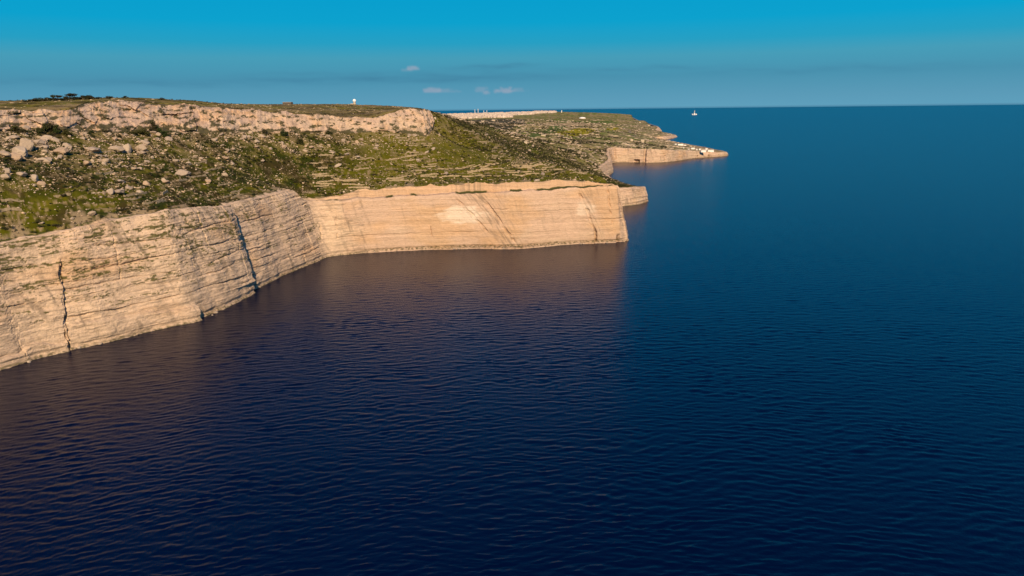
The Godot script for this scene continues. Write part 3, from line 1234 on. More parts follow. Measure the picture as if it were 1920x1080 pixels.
# ------------------------------------------------------------------ the sky
func sky_texture() -> ImageTexture:
	var w := 4096
	var h := 2048
	var im := Image.create(w, h, false, Image.FORMAT_RGBF)
	# elevation in degrees, linear colour
	var stops := [[-90.0, Color(0.03, 0.10, 0.18)], [0.0, Color(0.115, 0.345, 0.50)], [0.7, Color(0.105, 0.325, 0.475)], [2.2, Color(0.070, 0.290, 0.43)], [3.6, Color(0.062, 0.335, 0.48)], [4.6, Color(0.020, 0.345, 0.545)], [6.0, Color(0.004, 0.355, 0.61)], [8.4, Color(0.002, 0.335, 0.61)], [12.0, Color(0.003, 0.255, 0.57)], [18.0, Color(0.004, 0.185, 0.50)], [35.0, Color(0.005, 0.105, 0.39)], [90.0, Color(0.008, 0.065, 0.27)]]
	for j in h:
		var el := 90.0 - (j + 0.5) * 180.0 / h
		var c: Color = stops[0][1]
		for k in stops.size() - 1:
			if el >= stops[k][0]:
				c = stops[k][1].lerp(stops[k + 1][1], clampf((el - stops[k][0]) / (stops[k + 1][0] - stops[k][0]), 0, 1))
		im.fill_rect(Rect2i(0, j, w, 1), c)
	# thin grey-blue bands of cloud and a few small puffs low over the sea: azimuth, elevation, half width, half height, share
	var puffs := [[-6.95, 2.88, 0.45, 0.24, 0.65], [-7.4, 2.8, 0.4, 0.14, 0.25], [-5.6, 1.32, 0.8, 0.27, 0.6], [-4.6, 1.3, 0.9, 0.22, 0.28], [-2.1, 1.35, 0.5, 0.32, 0.3], [-1.7, 1.12, 0.28, 0.18, 0.5], [-0.35, 1.27, 0.8, 0.3, 0.65], [0.6, 1.3, 0.7, 0.22, 0.22]]
	var bands := [[-10.0, 2.15, 11.0, 0.22, 0.35], [-1.5, 2.95, 3.0, 0.16, 0.3], [0.0, 3.05, 1.8, 0.11, 0.45], [9.0, 2.75, 5.0, 0.14, 0.28], [-26.0, 1.9, 9.0, 0.2, 0.3], [22.0, 2.4, 9.0, 0.25, 0.18], [-14.0, 2.55, 4.0, 0.1, 0.2], [-4.0, 2.4, 8.0, 0.3, 0.25]]
	for j in range(940, 1026):
		var el := 90.0 - (j + 0.5) * 180.0 / h
		for i in range(1500, 2600):
			var az := (i + 0.5) * 360.0 / w - 180.0
			var c := im.get_pixel((i + w / 2) % w, j)
			for b in bands:
				var e: float = pow((az - b[0]) / b[2], 2.0) + pow((el - b[1] + 0.12 * na.get_noise_2d(az * 0.25, b[1])) / b[3], 2.0)
				if e < 4.0:
					var n := 0.7 + 0.9 * nf.get_noise_2d(az * 0.25, el * 3.0 + b[0])
					c = c.lerp(Color(0.050, 0.20, 0.33), 1.5 * b[4] * exp(-e) * clampf(n, 0.2, 1.3))
			for p in puffs:
				var n := nf.get_noise_2d(az * 1.6 + p[0], el * 3.0)
				var low: float = 1.0 if el > p[1] - 0.25 * p[3] else 2.2
				var e: float = pow((az - p[0]) / p[2], 2.0) + pow((el - p[1]) * low / p[3], 2.0) + 1.1 * n
				c = c.lerp(Color(0.42, 0.41, 0.50), 0.75 * p[4] * (1.0 - sm(0.25, 1.15, e)))
			im.set_pixel((i + w / 2) % w, j, c)
	return ImageTexture.create_from_image(im)
# ------------------------------------------------------------------ scatter
func visible_size(p: Vector3, size: float) -> float:
	var q := to_px(p)
	if q.x < -10.0 or q.x > 1930.0:
		return 0.0
	return size * FOCAL / p.distance_to(EYE)

func on_hill(th: float, r: float) -> bool:
	var i := int(round((th - N0) / ND))
	if i < 0 or i >= NN:
		return false
	return inside(near_rim[i], r - 3.0) and inside(near_rim[i], r + 3.0) and not inside(near_up[i], r + 4.0)

func spread(called: String, label: String, meshes: Array, mat: Material, places: Array) -> void:
	# places: [Transform3D, variant, colour]
	for k in meshes.size():
		var mine := []
		for p in places:
			if p[1] == k:
				mine.append(p)
		if mine.is_empty():
			continue
		var mm := MultiMesh.new()
		mm.transform_format = MultiMesh.TRANSFORM_3D
		mm.use_colors = true
		mm.mesh = meshes[k]
		mm.instance_count = mine.size()
		for i in mine.size():
			mm.set_instance_transform(i, mine[i][0])
			mm.set_instance_color(i, mine[i][2])
		var o := MultiMeshInstance3D.new()
		o.multimesh = mm
		o.material_override = mat
		o.name = numbered(called)
		add_child(o)
		o.set_meta("kind", "stuff")
		o.set_meta("label", label)

func tilted(at: Vector3, turn: float, lean: Vector2, size: Vector3) -> Transform3D:
	return Transform3D(Basis.from_euler(Vector3(lean.x, turn, lean.y)) * Basis.from_scale(size), at)

func biggest(list: Array, n: int) -> Array:
	# the n that show largest, then the rest
	list.sort_custom(func(a, b): return a[3] > b[3])
	return [list.slice(0, n), list.slice(n)]

var M := {}

func rocks() -> void:
	var tint := Color(1, 1, 1)
	var big := []
	for k in 6:
		big.append(rock_mesh(100 + k, 2, tint))
	var small := []
	for k in 5:
		small.append(rock_mesh(200 + k, 1, tint))
	var pale := func() -> Color:
		var t := rng.randf_range(0.6, 1.1)
		var w := rng.randf()
		return Color(0.50 * t, lerpf(0.36, 0.395, w) * t, lerpf(0.225, 0.29, w) * t)
	# the great fallen blocks, one by one: picture column and row of the foot, width in pixels, height share, label
	var great := [
		[219, 284, 24, 0.75, "largest rounded pinkish boulder on the slope, leaning against a cleft boulder"],
		[238, 287, 15, 1.25, "tall cleft boulder standing against the largest rounded boulder"],
		[176, 286, 21, 0.7, "broad rough grey boulder on dark scrub beside the largest boulder"],
		[118, 288, 24, 0.7, "flat-topped tan boulder with one bright sunlit side"],
		[52, 281, 26, 0.95, "big jagged block crowning the heap of fallen boulders"],
		[38, 292, 24, 0.8, "pale slab at the foot of the boulder heap"],
		[72, 274, 18, 1.0, "upright block at the back of the boulder heap"],
		[30, 300, 22, 0.7, "wide low block below the boulder heap"],
		[8, 294, 20, 0.7, "smooth pinkish boulder sitting apart from the boulder heap"],
		[80, 303, 20, 0.55, "long low boulder beneath the flat-topped tan boulder"],
		[345, 331, 26, 0.5, "long pale outcrop lying along the mid slope"],
		[390, 342, 12, 0.5, "low white boulder on dark scrub below the long outcrop"],
		[173, 407, 13, 1.0, "single rounded boulder standing near the cliff brink"],
		[206, 365, 14, 0.9, "dark-sided boulder paired with a broader pink one"],
		[222, 362, 17, 0.6, "broad pink boulder paired with a dark-sided one"],
		[310, 344, 14, 0.6, "pale squat boulder above the terrace walls"],
		[265, 284, 18, 0.7, "low broken boulder right behind the cleft boulder"],
		[65, 341, 12, 1.0, "upright pale stone beside the bare earth track"],
		[42, 330, 16, 0.8, "cracked pink boulder above the bare earth track"],
		[165, 309, 14, 0.6, "small reddish boulder above the grassy hollow"]]
	var n := 0
	for g in great:
		var p := hit(g[0], g[1])
		var w: float = g[2] * p.distance_to(EYE) / FOCAL
		var o := put("boulder", big[n % 6], M.rock)
		var k: Color = pale.call()
		o.transform = tilted(p + Vector3(0, w * g[3] * 0.22, 0), rng.randf() * TAU, Vector2(rng.randf_range(-0.15, 0.15), rng.randf_range(-0.15, 0.15)), Vector3(w * 0.95, w * g[3] * 1.1, w * 0.95))
		o.material_override = M.rock_tints[n % M.rock_tints.size()]
		tag(o, g[4], "boulder")
		n += 1
	var all := []
	var tries := 0
	while all.size() < 54000 and tries < 500000:
		tries += 1
		var r := sqrt(rng.randf_range(480.0 * 480.0, 1700.0 * 1700.0))
		var th := rng.randf_range(-0.72, 0.17)
		if not on_hill(th, r):
			continue
		var x := sin(th) * r
		var z := -cos(th) * r
		var h0 := cached(ground_cache, x, z)
		var a := nf.get_noise_2d(x * 0.011, z * 0.011)
		var b := nf.get_noise_2d(x * 0.03, z * 0.03 + 70.0)
		var scree := sm(92.0, 132.0, h0 + 24.0 * a) * (1.0 - sm(-0.16, -0.05, th))
		var dens := 0.10 + 0.9 * scree * sm(-0.35, 0.25, b) + 0.22 * sm(0.0, 0.3, b)
		if th > -0.12:
			dens *= 0.5
		if rng.randf() > dens:
			continue
		var size := 0.45 + 0.7 * pow(rng.randf(), 2.0)
		if rng.randf() < 0.10:
			size = rng.randf_range(1.2, 2.4)
		if rng.randf() < 0.014 * (0.3 + scree):
			size = rng.randf_range(3.0, 7.0)
		var y := ground_h(x, z)
		var wide := rng.randf_range(0.9, 1.5)
		var tr := tilted(Vector3(x, y + 0.12 * size, z), rng.randf() * TAU, Vector2(rng.randf_range(-0.3, 0.3), rng.randf_range(-0.3, 0.3)), Vector3(size * wide, size * rng.randf_range(0.7, 1.05), size))
		all.append([tr, rng.randi() % 5, pale.call(), visible_size(Vector3(x, y, z), size), Vector2(h0, th)])
	var parts := biggest(all, 270)
	for p in parts[0]:
		var o := put("boulder", big[rng.randi() % 6], M.rock_tints[rng.randi() % M.rock_tints.size()])
		o.transform = p[0]
		if p[4].y > -0.15:
			tag(o, "lone pale boulder among green scrub below the end of the escarpment", "boulder", "boulders on the green spur")
		elif p[4].x > 112.0:
			tag(o, "pale limestone boulder in the scree close below the escarpment", "boulder", "boulders in the scree")
		else:
			tag(o, "pale limestone boulder among the terraces above the sea cliff", "boulder", "boulders among the terraces")
	spread("scattered_stones", "pale stones strewn thickly over the scrubby hillside", small, M.stone_copy, parts[1])

func ledge_rocks() -> void:
	# blocks fallen onto the wave-cut ledge
	for i in 34:
		var u := rng.randf_range(19.0, 28.6) if i < 26 else rng.randf_range(4.2, 12.0)
		var k := coast_at(u)
		var n := coast_normal(u)
		var out := rng.randf_range(0.5, 3.5) + (5.0 * exp(-pow((u - 23.0) / 1.6, 2.0)) if i < 26 else 1.5)
		var size := rng.randf_range(1.4, 3.8)
		var o := put("boulder", rock_mesh(400 + i % 5, 1, Color(1, 1, 1)), M.rock_tints[rng.randi() % M.rock_tints.size()])
		o.transform = tilted(Vector3(k[0] - n.x * out, 0.6, k[1] - n.y * out), rng.randf() * TAU, Vector2(rng.randf_range(-0.3, 0.3), rng.randf_range(-0.3, 0.3)), Vector3(size * 1.2, size, size))
		if i < 26:
			tag(o, "fallen block on the wave-cut ledge at the headland foot", "boulder", "blocks on the headland ledge")
		else:
			tag(o, "fallen block in the water at the tall cliff foot", "boulder", "blocks at the tall cliff foot")

func far_stones() -> void:
	var small := []
	for k in 3:
		small.append(rock_mesh(500 + k, 1, Color(1, 1, 1)))
	var all := []
	var tries := 0
	while all.size() < 3600 and tries < 150000:
		tries += 1
		var r := exp(rng.randf_range(log(1500.0), log(6500.0)))
		var th := rng.randf_range(-0.13, 0.25)
		var x := sin(th) * r
		var z := -cos(th) * r
		if not in_poly(Vector2(x, z), coarse_coast) or rng.randf() > 0.15 + sm(-0.1, 0.3, nf.get_noise_2d(x * 0.007, z * 0.005 + 20.0)):
			continue
		var size := rng.randf_range(1.5, 5.0) * (1.0 + r / 6000.0)
		var t := rng.randf_range(0.7, 1.1)
		all.append([tilted(Vector3(x, ground_h(x, z) + 0.1 * size, z), rng.randf() * TAU, Vector2.ZERO, Vector3(size * rng.randf_range(1.2, 3.0), size * 0.6, size)), rng.randi() % 3, Color(0.50 * t, 0.39 * t, 0.27 * t)])
	spread("far_stones", "pale rubble and broken field walls on the distant farmland", small, M.stone_copy, all)
	all = []
	while all.size() < 2600:
		var r := sqrt(rng.randf_range(700.0 * 700.0, 2300.0 * 2300.0))
		var th := rng.randf_range(-0.66, -0.08)
		var i := int(round((th - N0) / ND))
		if i < 0 or i >= NN or not inside(near_up[i], r - 4.0):
			continue
		var x := sin(th) * r
		var z := -cos(th) * r
		if rng.randf() > 0.1 + sm(-0.05, 0.3, nf.get_noise_2d(x * 0.008 + 40.0, z * 0.006)):
			continue
		var size := rng.randf_range(0.5, 1.5)
		var t := rng.randf_range(0.7, 1.1)
		all.append([tilted(Vector3(x, plateau_h(x, z) + 0.1 * size, z), rng.randf() * TAU, Vector2.ZERO, Vector3(size * rng.randf_range(1.2, 4.0), size * 0.7, size)), rng.randi() % 3, Color(0.50 * t, 0.38 * t, 0.25 * t)])
	spread("plateau_stones", "pale rubble and broken field walls on the plateau", small, M.stone_copy, all)

func shrub_places(want: int, lo: float, hi: float) -> Array:
	var all := []
	var tries := 0
	while all.size() < want and tries < 300000:
		tries += 1
		var r := sqrt(rng.randf_range(480.0 * 480.0, 1750.0 * 1750.0))
		var th := rng.randf_range(-0.72, 0.17)
		if not on_hill(th, r):
			continue
		var x := sin(th) * r
		var z := -cos(th) * r
		var b := nf.get_noise_2d(x * 0.02 + 9.0, z * 0.02)
		if th > -0.125 and r > 1180.0:
			b += 0.35 if th < -0.05 else 0.12
		if th > -0.2 and r < 1180.0:
			b -= 0.14
		if rng.randf() > 0.18 + 0.9 * sm(-0.1, 0.35, b) or (th > -0.2 and r < 1180.0 and rng.randf() < 0.45):
			continue
		var size := lo + (hi - lo) * pow(rng.randf(), 2.6)
		var y := ground_h(x, z)
		var tr := tilted(Vector3(x, y - 0.05 * size, z), rng.randf() * TAU, Vector2.ZERO, Vector3(size * rng.randf_range(0.9, 1.4), size * rng.randf_range(0.55, 0.85), size))
		var t := rng.randf_range(0.7, 1.25)
		var br := rng.randf()
		var col := Color(lerpf(0.030, 0.060, br) * t, lerpf(0.042, 0.046, br) * t, lerpf(0.010, 0.018, br) * t)
		all.append([tr, rng.randi() % 4, col, visible_size(Vector3(x, y, z), size), th])
	return all

func shrubs() -> void:
	var mesh := []
	var stems := PackedVector3Array()
	for k in 5:
		var a := TAU * k / 5.0
		tube_into(stems, Vector3(0, -0.1, 0), Vector3(cos(a) * 0.22, 0.42, sin(a) * 0.22), 0.035, 0.015, 4)
	var stem_mesh := tri_mesh(stems, PackedColorArray())
	for k in 4:
		var g := RandomNumberGenerator.new()
		g.seed = 40 + k
		var cl := []
		for i in 7:
			var a := g.randf() * TAU
			var d := g.randf_range(0.05, 0.34)
			cl.append([Vector3(cos(a) * d, g.randf_range(0.2, 0.55), sin(a) * d), Vector3(1, 0.85, 1) * g.randf_range(0.14, 0.26)])
		mesh.append(crown_mesh(60 + k, cl, 190, 0.07, Color(1, 1, 1), 0.35))
	var parts := biggest(shrub_places(25000, 0.8, 5.2), 280)
	var groups := {"spur": ["dark rounded bush on the green spur below the escarpment end", "bushes on the green spur"], "slope": ["dark green rounded bush among pale stones on the slope", "bushes on the slope"]}
	for p in parts[0]:
		var o := base("bush", p[0].origin)
		o.basis = p[0].basis
		var f := put("foliage", mesh[p[1]], M.leaf_tints[rng.randi() % M.leaf_tints.size()], o)
		put("stem", stem_mesh, M.bark, o)
		var g: Array = groups.spur if p[4] > -0.15 else groups.slope
		tag(o, g[0], "bush", g[1])
	spread("low_scrub", "low dark scrub covering the hillside between the stones", mesh, M.leaf_copy, parts[1])
	# thicket on the plateau and on the far land, thick clumps that read as a mass
	var wood := []
	while wood.size() < 2600:
		var r := sqrt(rng.randf_range(700.0 * 700.0, 2300.0 * 2300.0))
		var th := rng.randf_range(-0.66, -0.07)
		var i := int(round((th - N0) / ND))
		if i < 0 or i >= NN or not inside(near_up[i], r - 4.0):
			continue
		var x := sin(th) * r
		var z := -cos(th) * r
		if rng.randf() > sm(0.1, 0.35, nf.get_noise_2d(x * 0.009 + 4.0, z * 0.005)) + 0.03:
			continue
		var size := rng.randf_range(0.7, 2.4)
		var t := rng.randf_range(0.7, 1.3)
		wood.append([tilted(Vector3(x, plateau_h(x, z), z), rng.randf() * TAU, Vector2.ZERO, Vector3(size * 1.3, size * 0.8, size)), rng.randi() % 4, Color(0.045 * t, 0.042 * t, 0.016 * t)])
	spread("plateau_scrub", "low brown scrub on top of the plateau", mesh, M.leaf_copy, wood)
	var far := []
	var tries := 0
	while far.size() < 9000 and tries < 200000:
		tries += 1
		var r := exp(rng.randf_range(log(1750.0), log(7000.0)))
		var th := rng.randf_range(-0.13, 0.2)
		var x := sin(th) * r
		var z := -cos(th) * r
		if not in_poly(Vector2(x, z), coarse_coast):
			continue
		if rng.randf() > sm(0.0, 0.3, nf.get_noise_2d(x * 0.006 + 4.0, z * 0.004)) + 0.07 - sm(0.09, 0.14, th) * 0.2:
			continue
		var size := rng.randf_range(2.5, 7.0)
		var t := rng.randf_range(0.7, 1.3)
		far.append([tilted(Vector3(x, ground_h(x, z), z), rng.randf() * TAU, Vector2.ZERO, Vector3(size * 1.4, size * 0.8, size)), rng.randi() % 4, Color(0.045 * t, 0.044 * t, 0.018 * t)])
	spread("far_scrub", "distant dark scrub and hedges between the far fields", mesh, M.leaf_copy, far)

var coarse_coast := []

func trees() -> void:
	# picture column, metres away, width in pixels, height in pixels, kind
	var list := [[58, 1015, 9, 4, 0], [68, 1010, 11, 6, 0], [79, 1012, 9, 6, 0], [91, 1015, 10, 6, 1], [102, 1012, 9, 10, 1], [111, 1010, 12, 9, 1], [125, 1015, 10, 7, 0], [135, 1008, 19, 12, 1], [146, 1015, 9, 5, 0], [158, 1012, 11, 7, 0], [168, 1010, 16, 8, 0], [207, 1018, 14, 5, 0], [238, 1022, 11, 4, 0], [305, 1035, 9, 4, 0], [50, 1018, 9, 3, 0], [63, 1000, 12, 4, 0], [73, 1002, 12, 4, 0], [86, 1000, 13, 4, 0], [97, 998, 14, 5, 0], [107, 1000, 14, 5, 0], [118, 998, 13, 5, 0], [128, 1000, 14, 6, 0], [141, 998, 14, 6, 0], [152, 1000, 13, 4, 0], [163, 998, 14, 6, 0], [174, 1000, 12, 5, 0], [186, 1015, 11, 3, 0]]
	var low := [[26, 246, 16, 8, "low dark evergreen under the straight part of the escarpment"], [84, 246, 12, 15, "narrow tall evergreen at the left of the thick clump"], [96, 247, 16, 17, "tallest evergreen of the thick clump under the escarpment"], [108, 248, 14, 14, "rounded evergreen closing the thick clump beside bare rock"], [128, 251, 16, 9, "low spreading evergreen below the reddish rock face"], [76, 250, 10, 10, "short evergreen in front of the thick clump"], [286, 245, 14, 18, "tallest evergreen under the highest part of the escarpment"], [297, 246, 12, 14, "evergreen leaning against the tallest one under the highest rock"], [270, 251, 22, 9, "wide flat evergreen spreading below the highest rock"], [436, 240, 14, 8, "small evergreen alone against the pale escarpment face"], [497, 250, 12, 8, "evergreen at the foot of a smooth pale rock face"], [533, 252, 15, 8, "broad evergreen beside the smooth pale rock face"], [561, 268, 16, 9, "lone evergreen out on the scree away from the rock"], [616, 250, 12, 5, "small flat evergreen under the low part of the escarpment"], [40, 249, 16, 7, "wide low evergreen next to the low dark one"], [310, 255, 18, 8, "wide flat evergreen on the scree beside the highest rock"], [250, 253, 16, 7, "low evergreen between the thick clump and the highest rock"]]
	var crowns := []
	for k in 5:
		var g := RandomNumberGenerator.new()
		g.seed = 300 + k
		var cl := []
		for i in 11:
			var a := g.randf() * TAU
			var d := g.randf_range(0.05, 0.36)
			cl.append([Vector3(cos(a) * d, g.randf_range(0.2, 0.82) if k > 1 else g.randf_range(0.62, 0.88), sin(a) * d), Vector3(1.1, 0.75, 1.1) * g.randf_range(0.15, 0.25)])
		crowns.append(crown_mesh(320 + k, cl, 900, 0.05, Color(1, 1, 1), 0.35))
	var tv := PackedVector3Array()
	tube_into(tv, Vector3(0, -0.05, 0), Vector3(0.02, 0.45, 0.01), 0.04, 0.028)
	for a in [0.3, 1.7, 2.9, 4.1, 5.3]:
		tube_into(tv, Vector3(0.02, 0.4, 0.01), Vector3(cos(a) * 0.26, 0.72, sin(a) * 0.26), 0.022, 0.008, 5)
	var trunk := tri_mesh(tv, PackedColorArray())
	var n := 0
	for t in list:
		var p := hit_plateau(t[0], t[1])
		var w: float = t[2] * p.distance_to(EYE) / FOCAL
		var h: float = (t[3] * 0.8 + 1.6) * p.distance_to(EYE) / FOCAL
		var o := base("tree", p, rng.randf() * TAU)
		o.scale = Vector3(w, h, w)
		put("trunk", trunk, M.bark, o)
		put("crown", crowns[(n % 2) if t[4] == 1 else 2 + n % 3], M.leaf_tints[n % 2], o)
		tag(o, "dark spreading flat-topped tree on the plateau skyline" if t[4] == 1 else "low dark bushy tree on the plateau skyline", "tree", "umbrella trees on the skyline" if t[4] == 1 else "bushy trees on the skyline")
		n += 1
	for t in low:
		var p := hit(t[0], t[1] + 3)
		var w: float = t[2] * p.distance_to(EYE) / FOCAL
		var h: float = (t[3] + 2.0) * p.distance_to(EYE) / FOCAL
		var o := base("carob_tree", p - Vector3(0, 0.3 * h, 0), rng.randf() * TAU)
		o.scale = Vector3(w * 1.15, h * 1.3, w * 1.15)
		put("trunk", trunk, M.bark, o)
		put("crown", crowns[2 + n % 3], M.leaf_tints[n % M.leaf_tints.size()], o)
		tag(o, t[4], "tree", "evergreens below the escarpment")
		n += 1

func walls() -> void:
	# dry-stone terrace walls that follow the slope
	var made := 0
	var tries := 0
	while made < 150 and tries < 6000:
		tries += 1
		var r := sqrt(rng.randf_range(500.0 * 500.0, 1300.0 * 1300.0))
		var th := rng.randf_range(-0.62, 0.12)
		if not on_hill(th, r):
			continue
		var p := Vector2(sin(th) * r, -cos(th) * r)
		var h0 := cached(ground_cache, p.x, p.y)
		if terrace_share(p.x, p.y, h0) < 0.35 or rng.randf() > (1.0 if th > -0.3 or h0 < 105.0 else 0.4):
			continue
		var pts := [p]
		var n := rng.randi_range(6, 13)
		for i in n:
			var gx := cached(ground_cache, p.x + 3, p.y) - cached(ground_cache, p.x - 3, p.y)
			var gz := cached(ground_cache, p.x, p.y + 3) - cached(ground_cache, p.x, p.y - 3)
			var d := Vector2(-gz, gx).normalized()
			if d.x < 0:
				d = -d
			p += (d + Vector2(0, 0.12 * na.get_noise_2d(p.x * 0.05, made))) * 2.2
			if not on_hill(atan2(p.x, -p.y), p.length()):
				break
			pts.append(p)
		if pts.size() < 6:
			continue
		var tall := rng.randf_range(0.9, 1.7)
		var v := PackedVector3Array()
		var c := PackedColorArray()
		var o0 := Vector3(pts[0].x, ground_h(pts[0].x, pts[0].y), pts[0].y)
		for i in pts.size() - 1:
			var a: Vector2 = pts[i]
			var b: Vector2 = pts[i + 1]
			var nn := (b - a).orthogonal().normalized() * 0.45
			# each length of wall is three courses of uneven stones
			for k in 2:
				var q := a.lerp(b, k * 0.5)
				var w := a.lerp(b, k * 0.5 + 0.5)
				var y0 := ground_h(q.x, q.y) - 0.4
				var y1 := ground_h(w.x, w.y) - 0.4
				var t0 := tall * (1.0 + 0.5 * nf.get_noise_2d(q.x * 0.4, q.y * 0.4)) + 0.4
				var t1 := tall * (1.0 + 0.5 * nf.get_noise_2d(w.x * 0.4, w.y * 0.4)) + 0.4
				var e := [Vector3(q.x + nn.x, y0, q.y + nn.y), Vector3(w.x + nn.x, y1, w.y + nn.y), Vector3(w.x + nn.x * 0.8, y1 + t1, w.y + nn.y * 0.8), Vector3(q.x + nn.x * 0.8, y0 + t0, q.y + nn.y * 0.8), Vector3(q.x - nn.x, y0, q.y - nn.y), Vector3(w.x - nn.x, y1, w.y - nn.y), Vector3(w.x - nn.x * 0.8, y1 + t1, w.y - nn.y * 0.8), Vector3(q.x - nn.x * 0.8, y0 + t0, q.y - nn.y * 0.8)]
				var tone := rng.randf_range(0.8, 1.15)
				for f in [[0, 1, 2, 3], [5, 4, 7, 6], [3, 2, 6, 7], [4, 0, 3, 7], [1, 5, 6, 2]]:
					for m in [0, 1, 2, 0, 2, 3]:
						v.append(e[f[m]] - o0)
						c.append(Color(0.45 * tone, 0.345 * tone, 0.21 * tone))
		var o := put("terrace_wall", tri_mesh(v, c), M.wall)
		o.position = o0
		o.set_meta("kind", "thing")
		if th > -0.16:
			tag(o, "low dry-stone terrace wall crossing the green spur", "wall", "terrace walls on the green spur")
		elif h0 > 100.0:
			tag(o, "low dry-stone terrace wall on the stony upper slope", "wall", "terrace walls on the upper slope")
		else:
			tag(o, "low dry-stone terrace wall just above the sea cliff", "wall", "terrace walls above the cliff")
		made += 1

func house(called: String, p: Vector3, turn: float, size: Vector3, mat: Material, label: String, category: String, group := "", windows := 0) -> void:
	var o := base(called, p, turn)
	var v := PackedVector3Array()
	put("wall", box_mesh(Vector3(-size.x / 2, -2.0, -size.z / 2), Vector3(size.x / 2, size.y, size.z / 2)), mat, o)
	put("roof", box_mesh(Vector3(-size.x / 2 - 0.15, size.y, -size.z / 2 - 0.15), Vector3(size.x / 2 + 0.15, size.y + 0.5, size.z / 2 + 0.15)), M.roof, o)
	for k in windows:
		var x := size.x * ((k + 0.5) / windows - 0.5)
		put("window", box_mesh(Vector3(x - 0.6, size.y * 0.4, size.z / 2), Vector3(x + 0.6, size.y * 0.4 + 1.3, size.z / 2 + 0.06)), M.glass, o)
	tag(o, label, category, group)

func buildings() -> void:
	# white houses on the far headland: column, row, width px, height px
	var white := [
		[1298.5, 280.0, 6.5, 2.6, "white flat-roofed house standing inland of the long white house"], [1306, 281.2, 2.6, 2.0, "tiny white hut between two houses on the low headland"],
		[1312, 281.6, 3.4, 2.6, "small white house with a dark neighbouring gap on the low headland"], [1318.5, 284.4, 8.5, 2.8, "broad white house near the brink of the low headland"],
		[1324, 281.5, 4.2, 3.2, "tall white house behind the broad white house"], [1332, 284.2, 11.0, 3.0, "longest white house out towards the headland tip"],
		[1281.5, 278.0, 2.2, 1.6, "lone white hut on the green top of the low headland"], [1291, 280.4, 2.4, 1.4, "low white shed at the edge of the headland houses"]]
	for w in white:
		var p := hit(w[0], w[1])
		var k := p.distance_to(EYE) / FOCAL
		house("house", p, rng.randf_range(-0.25, 0.1), Vector3(w[2] * k, w[3] * k, 9.0), M.white, w[4], "house", "", int(clampf(w[2] / 2.0, 0, 5)))
	var back := [[1275, 272.6, 10.0, 2.6, "long white building on the far shore of the low headland"], [1283, 273.4, 5.0, 1.8, "lower white building beside the long one on the far shore"], [1266, 271.0, 4.0, 1.2, "white shed at the landward end of the far shore"]]
	for w in back:
		var p := hit(w[0], w[1])
		var k := p.distance_to(EYE) / FOCAL
		house("house", p, 0.1, Vector3(w[2] * k, w[3] * k, 14.0), M.white, w[4], "building")
	var odd := [[816, 224.5, 3.4, 3.0, "white hut among dark scrub below the escarpment end"], [985, 268.5, 6.0, 2.2, "pale farmhouse ruin on the far scrubby slope"], [1184, 264.5, 5.0, 3.0, "pale farm building on the grey headland heath"], [1205, 265.5, 6.0, 3.5, "larger pale farm building on the grey headland heath"], [1205, 266.8, 3.0, 2.0, "small pale outbuilding next to the larger farm building"], [1043, 253.0, 3.0, 3.0, "tall pale pump house at the edge of the yellow field"], [1019, 255.5, 8.0, 2.5, "pale walled farmyard beside the yellow field"], [1134, 233.0, 5.0, 2.0, "pale farmhouse at the end of the straight tan road"], [1200, 230.5, 3.0, 1.4, "white house on the far cliff edge, nearer the tall cliff"], [1216, 236.0, 4.5, 1.5, "white house on the far cliff edge, nearer the rocky point"], [905, 229.5, 5.0, 2.0, "pale farm shed beside the dark wood"], [925, 226.5, 6.0, 2.0, "long pale farm shed behind the dark wood"]]
	for w in odd:
		var p := hit(w[0], w[1])
		var k := p.distance_to(EYE) / FOCAL
		house("house", p, rng.randf_range(-0.3, 0.3), Vector3(w[2] * k, w[3] * k, w[2] * k * 0.6), M.cream, w[4], "house")
	# storage dome
	var p := hit(1092, 222.5)
	var k := p.distance_to(EYE) / FOCAL
	var dome := base("storage_dome", p)
	var sp := SphereMesh.new()
	sp.radius = 6.2 * k
	sp.height = 5.6 * k
	sp.is_hemisphere = false
	put("dome_shell", sp, M.white, dome)
	put("ring_wall", cyl(6.3 * k, 6.3 * k, 1.0 * k, 24), M.cream, dome)
	tag(dome, "wide white domed building among the far fields", "dome")
	# radome on the plateau skyline
	p = hit_plateau(665, 1900)
	var radome := base("radome", p)
	put("tower", cyl(3.0, 3.6, 8.0, 12), M.cream, radome).position.y = 2.0
	sp = SphereMesh.new()
	sp.radius = 4.1
	sp.height = 8.2
	put("radar_dome", sp, M.dome, radome).position.y = 9.6
	put("annexe", box_mesh(Vector3(-9, -2, -4), Vector3(-3, 3.2, 4)), M.cream, radome)
	tag(radome, "white ball-shaped radome on a pale tower on the plateau skyline", "radome")
	p = hit_plateau(540, 1560)
	house("farm_building", p, -0.1, Vector3(17, 4.2, 9), M.dark, "dark flat-roofed building alone on the plateau skyline", "building", "", 0)
	# slender towers beyond the town
	for t in [[890.5, 8.0], [896.5, 9.0], [907, 6.0], [913, 6.5]]:
		p = hit(t[0], 213.6)
		k = p.distance_to(EYE) / FOCAL
		var o := base("chimney", p)
		put("shaft", cyl(0.45 * k, 0.65 * k, t[1] * k, 10), M.pale_far, o).position.y = t[1] * k * 0.5 - 2.0
		put("rim", cyl(0.52 * k, 0.52 * k, 0.5 * k, 10), M.white, o).position.y = t[1] * k - 2.0
		tag(o, ("taller" if t[1] > 7.0 else "shorter") + " pale slender chimney rising from the far town", "chimney", ("tall" if t[1] > 7.0 else "short") + " chimneys of the far town")
	p = hit(1053, 211.2)
	k = p.distance_to(EYE) / FOCAL
	var tw := base("water_tower", p)
	put("shaft", cyl(0.6 * k, 0.8 * k, 3.0 * k, 10), M.white, tw).position.y = 1.2 * k
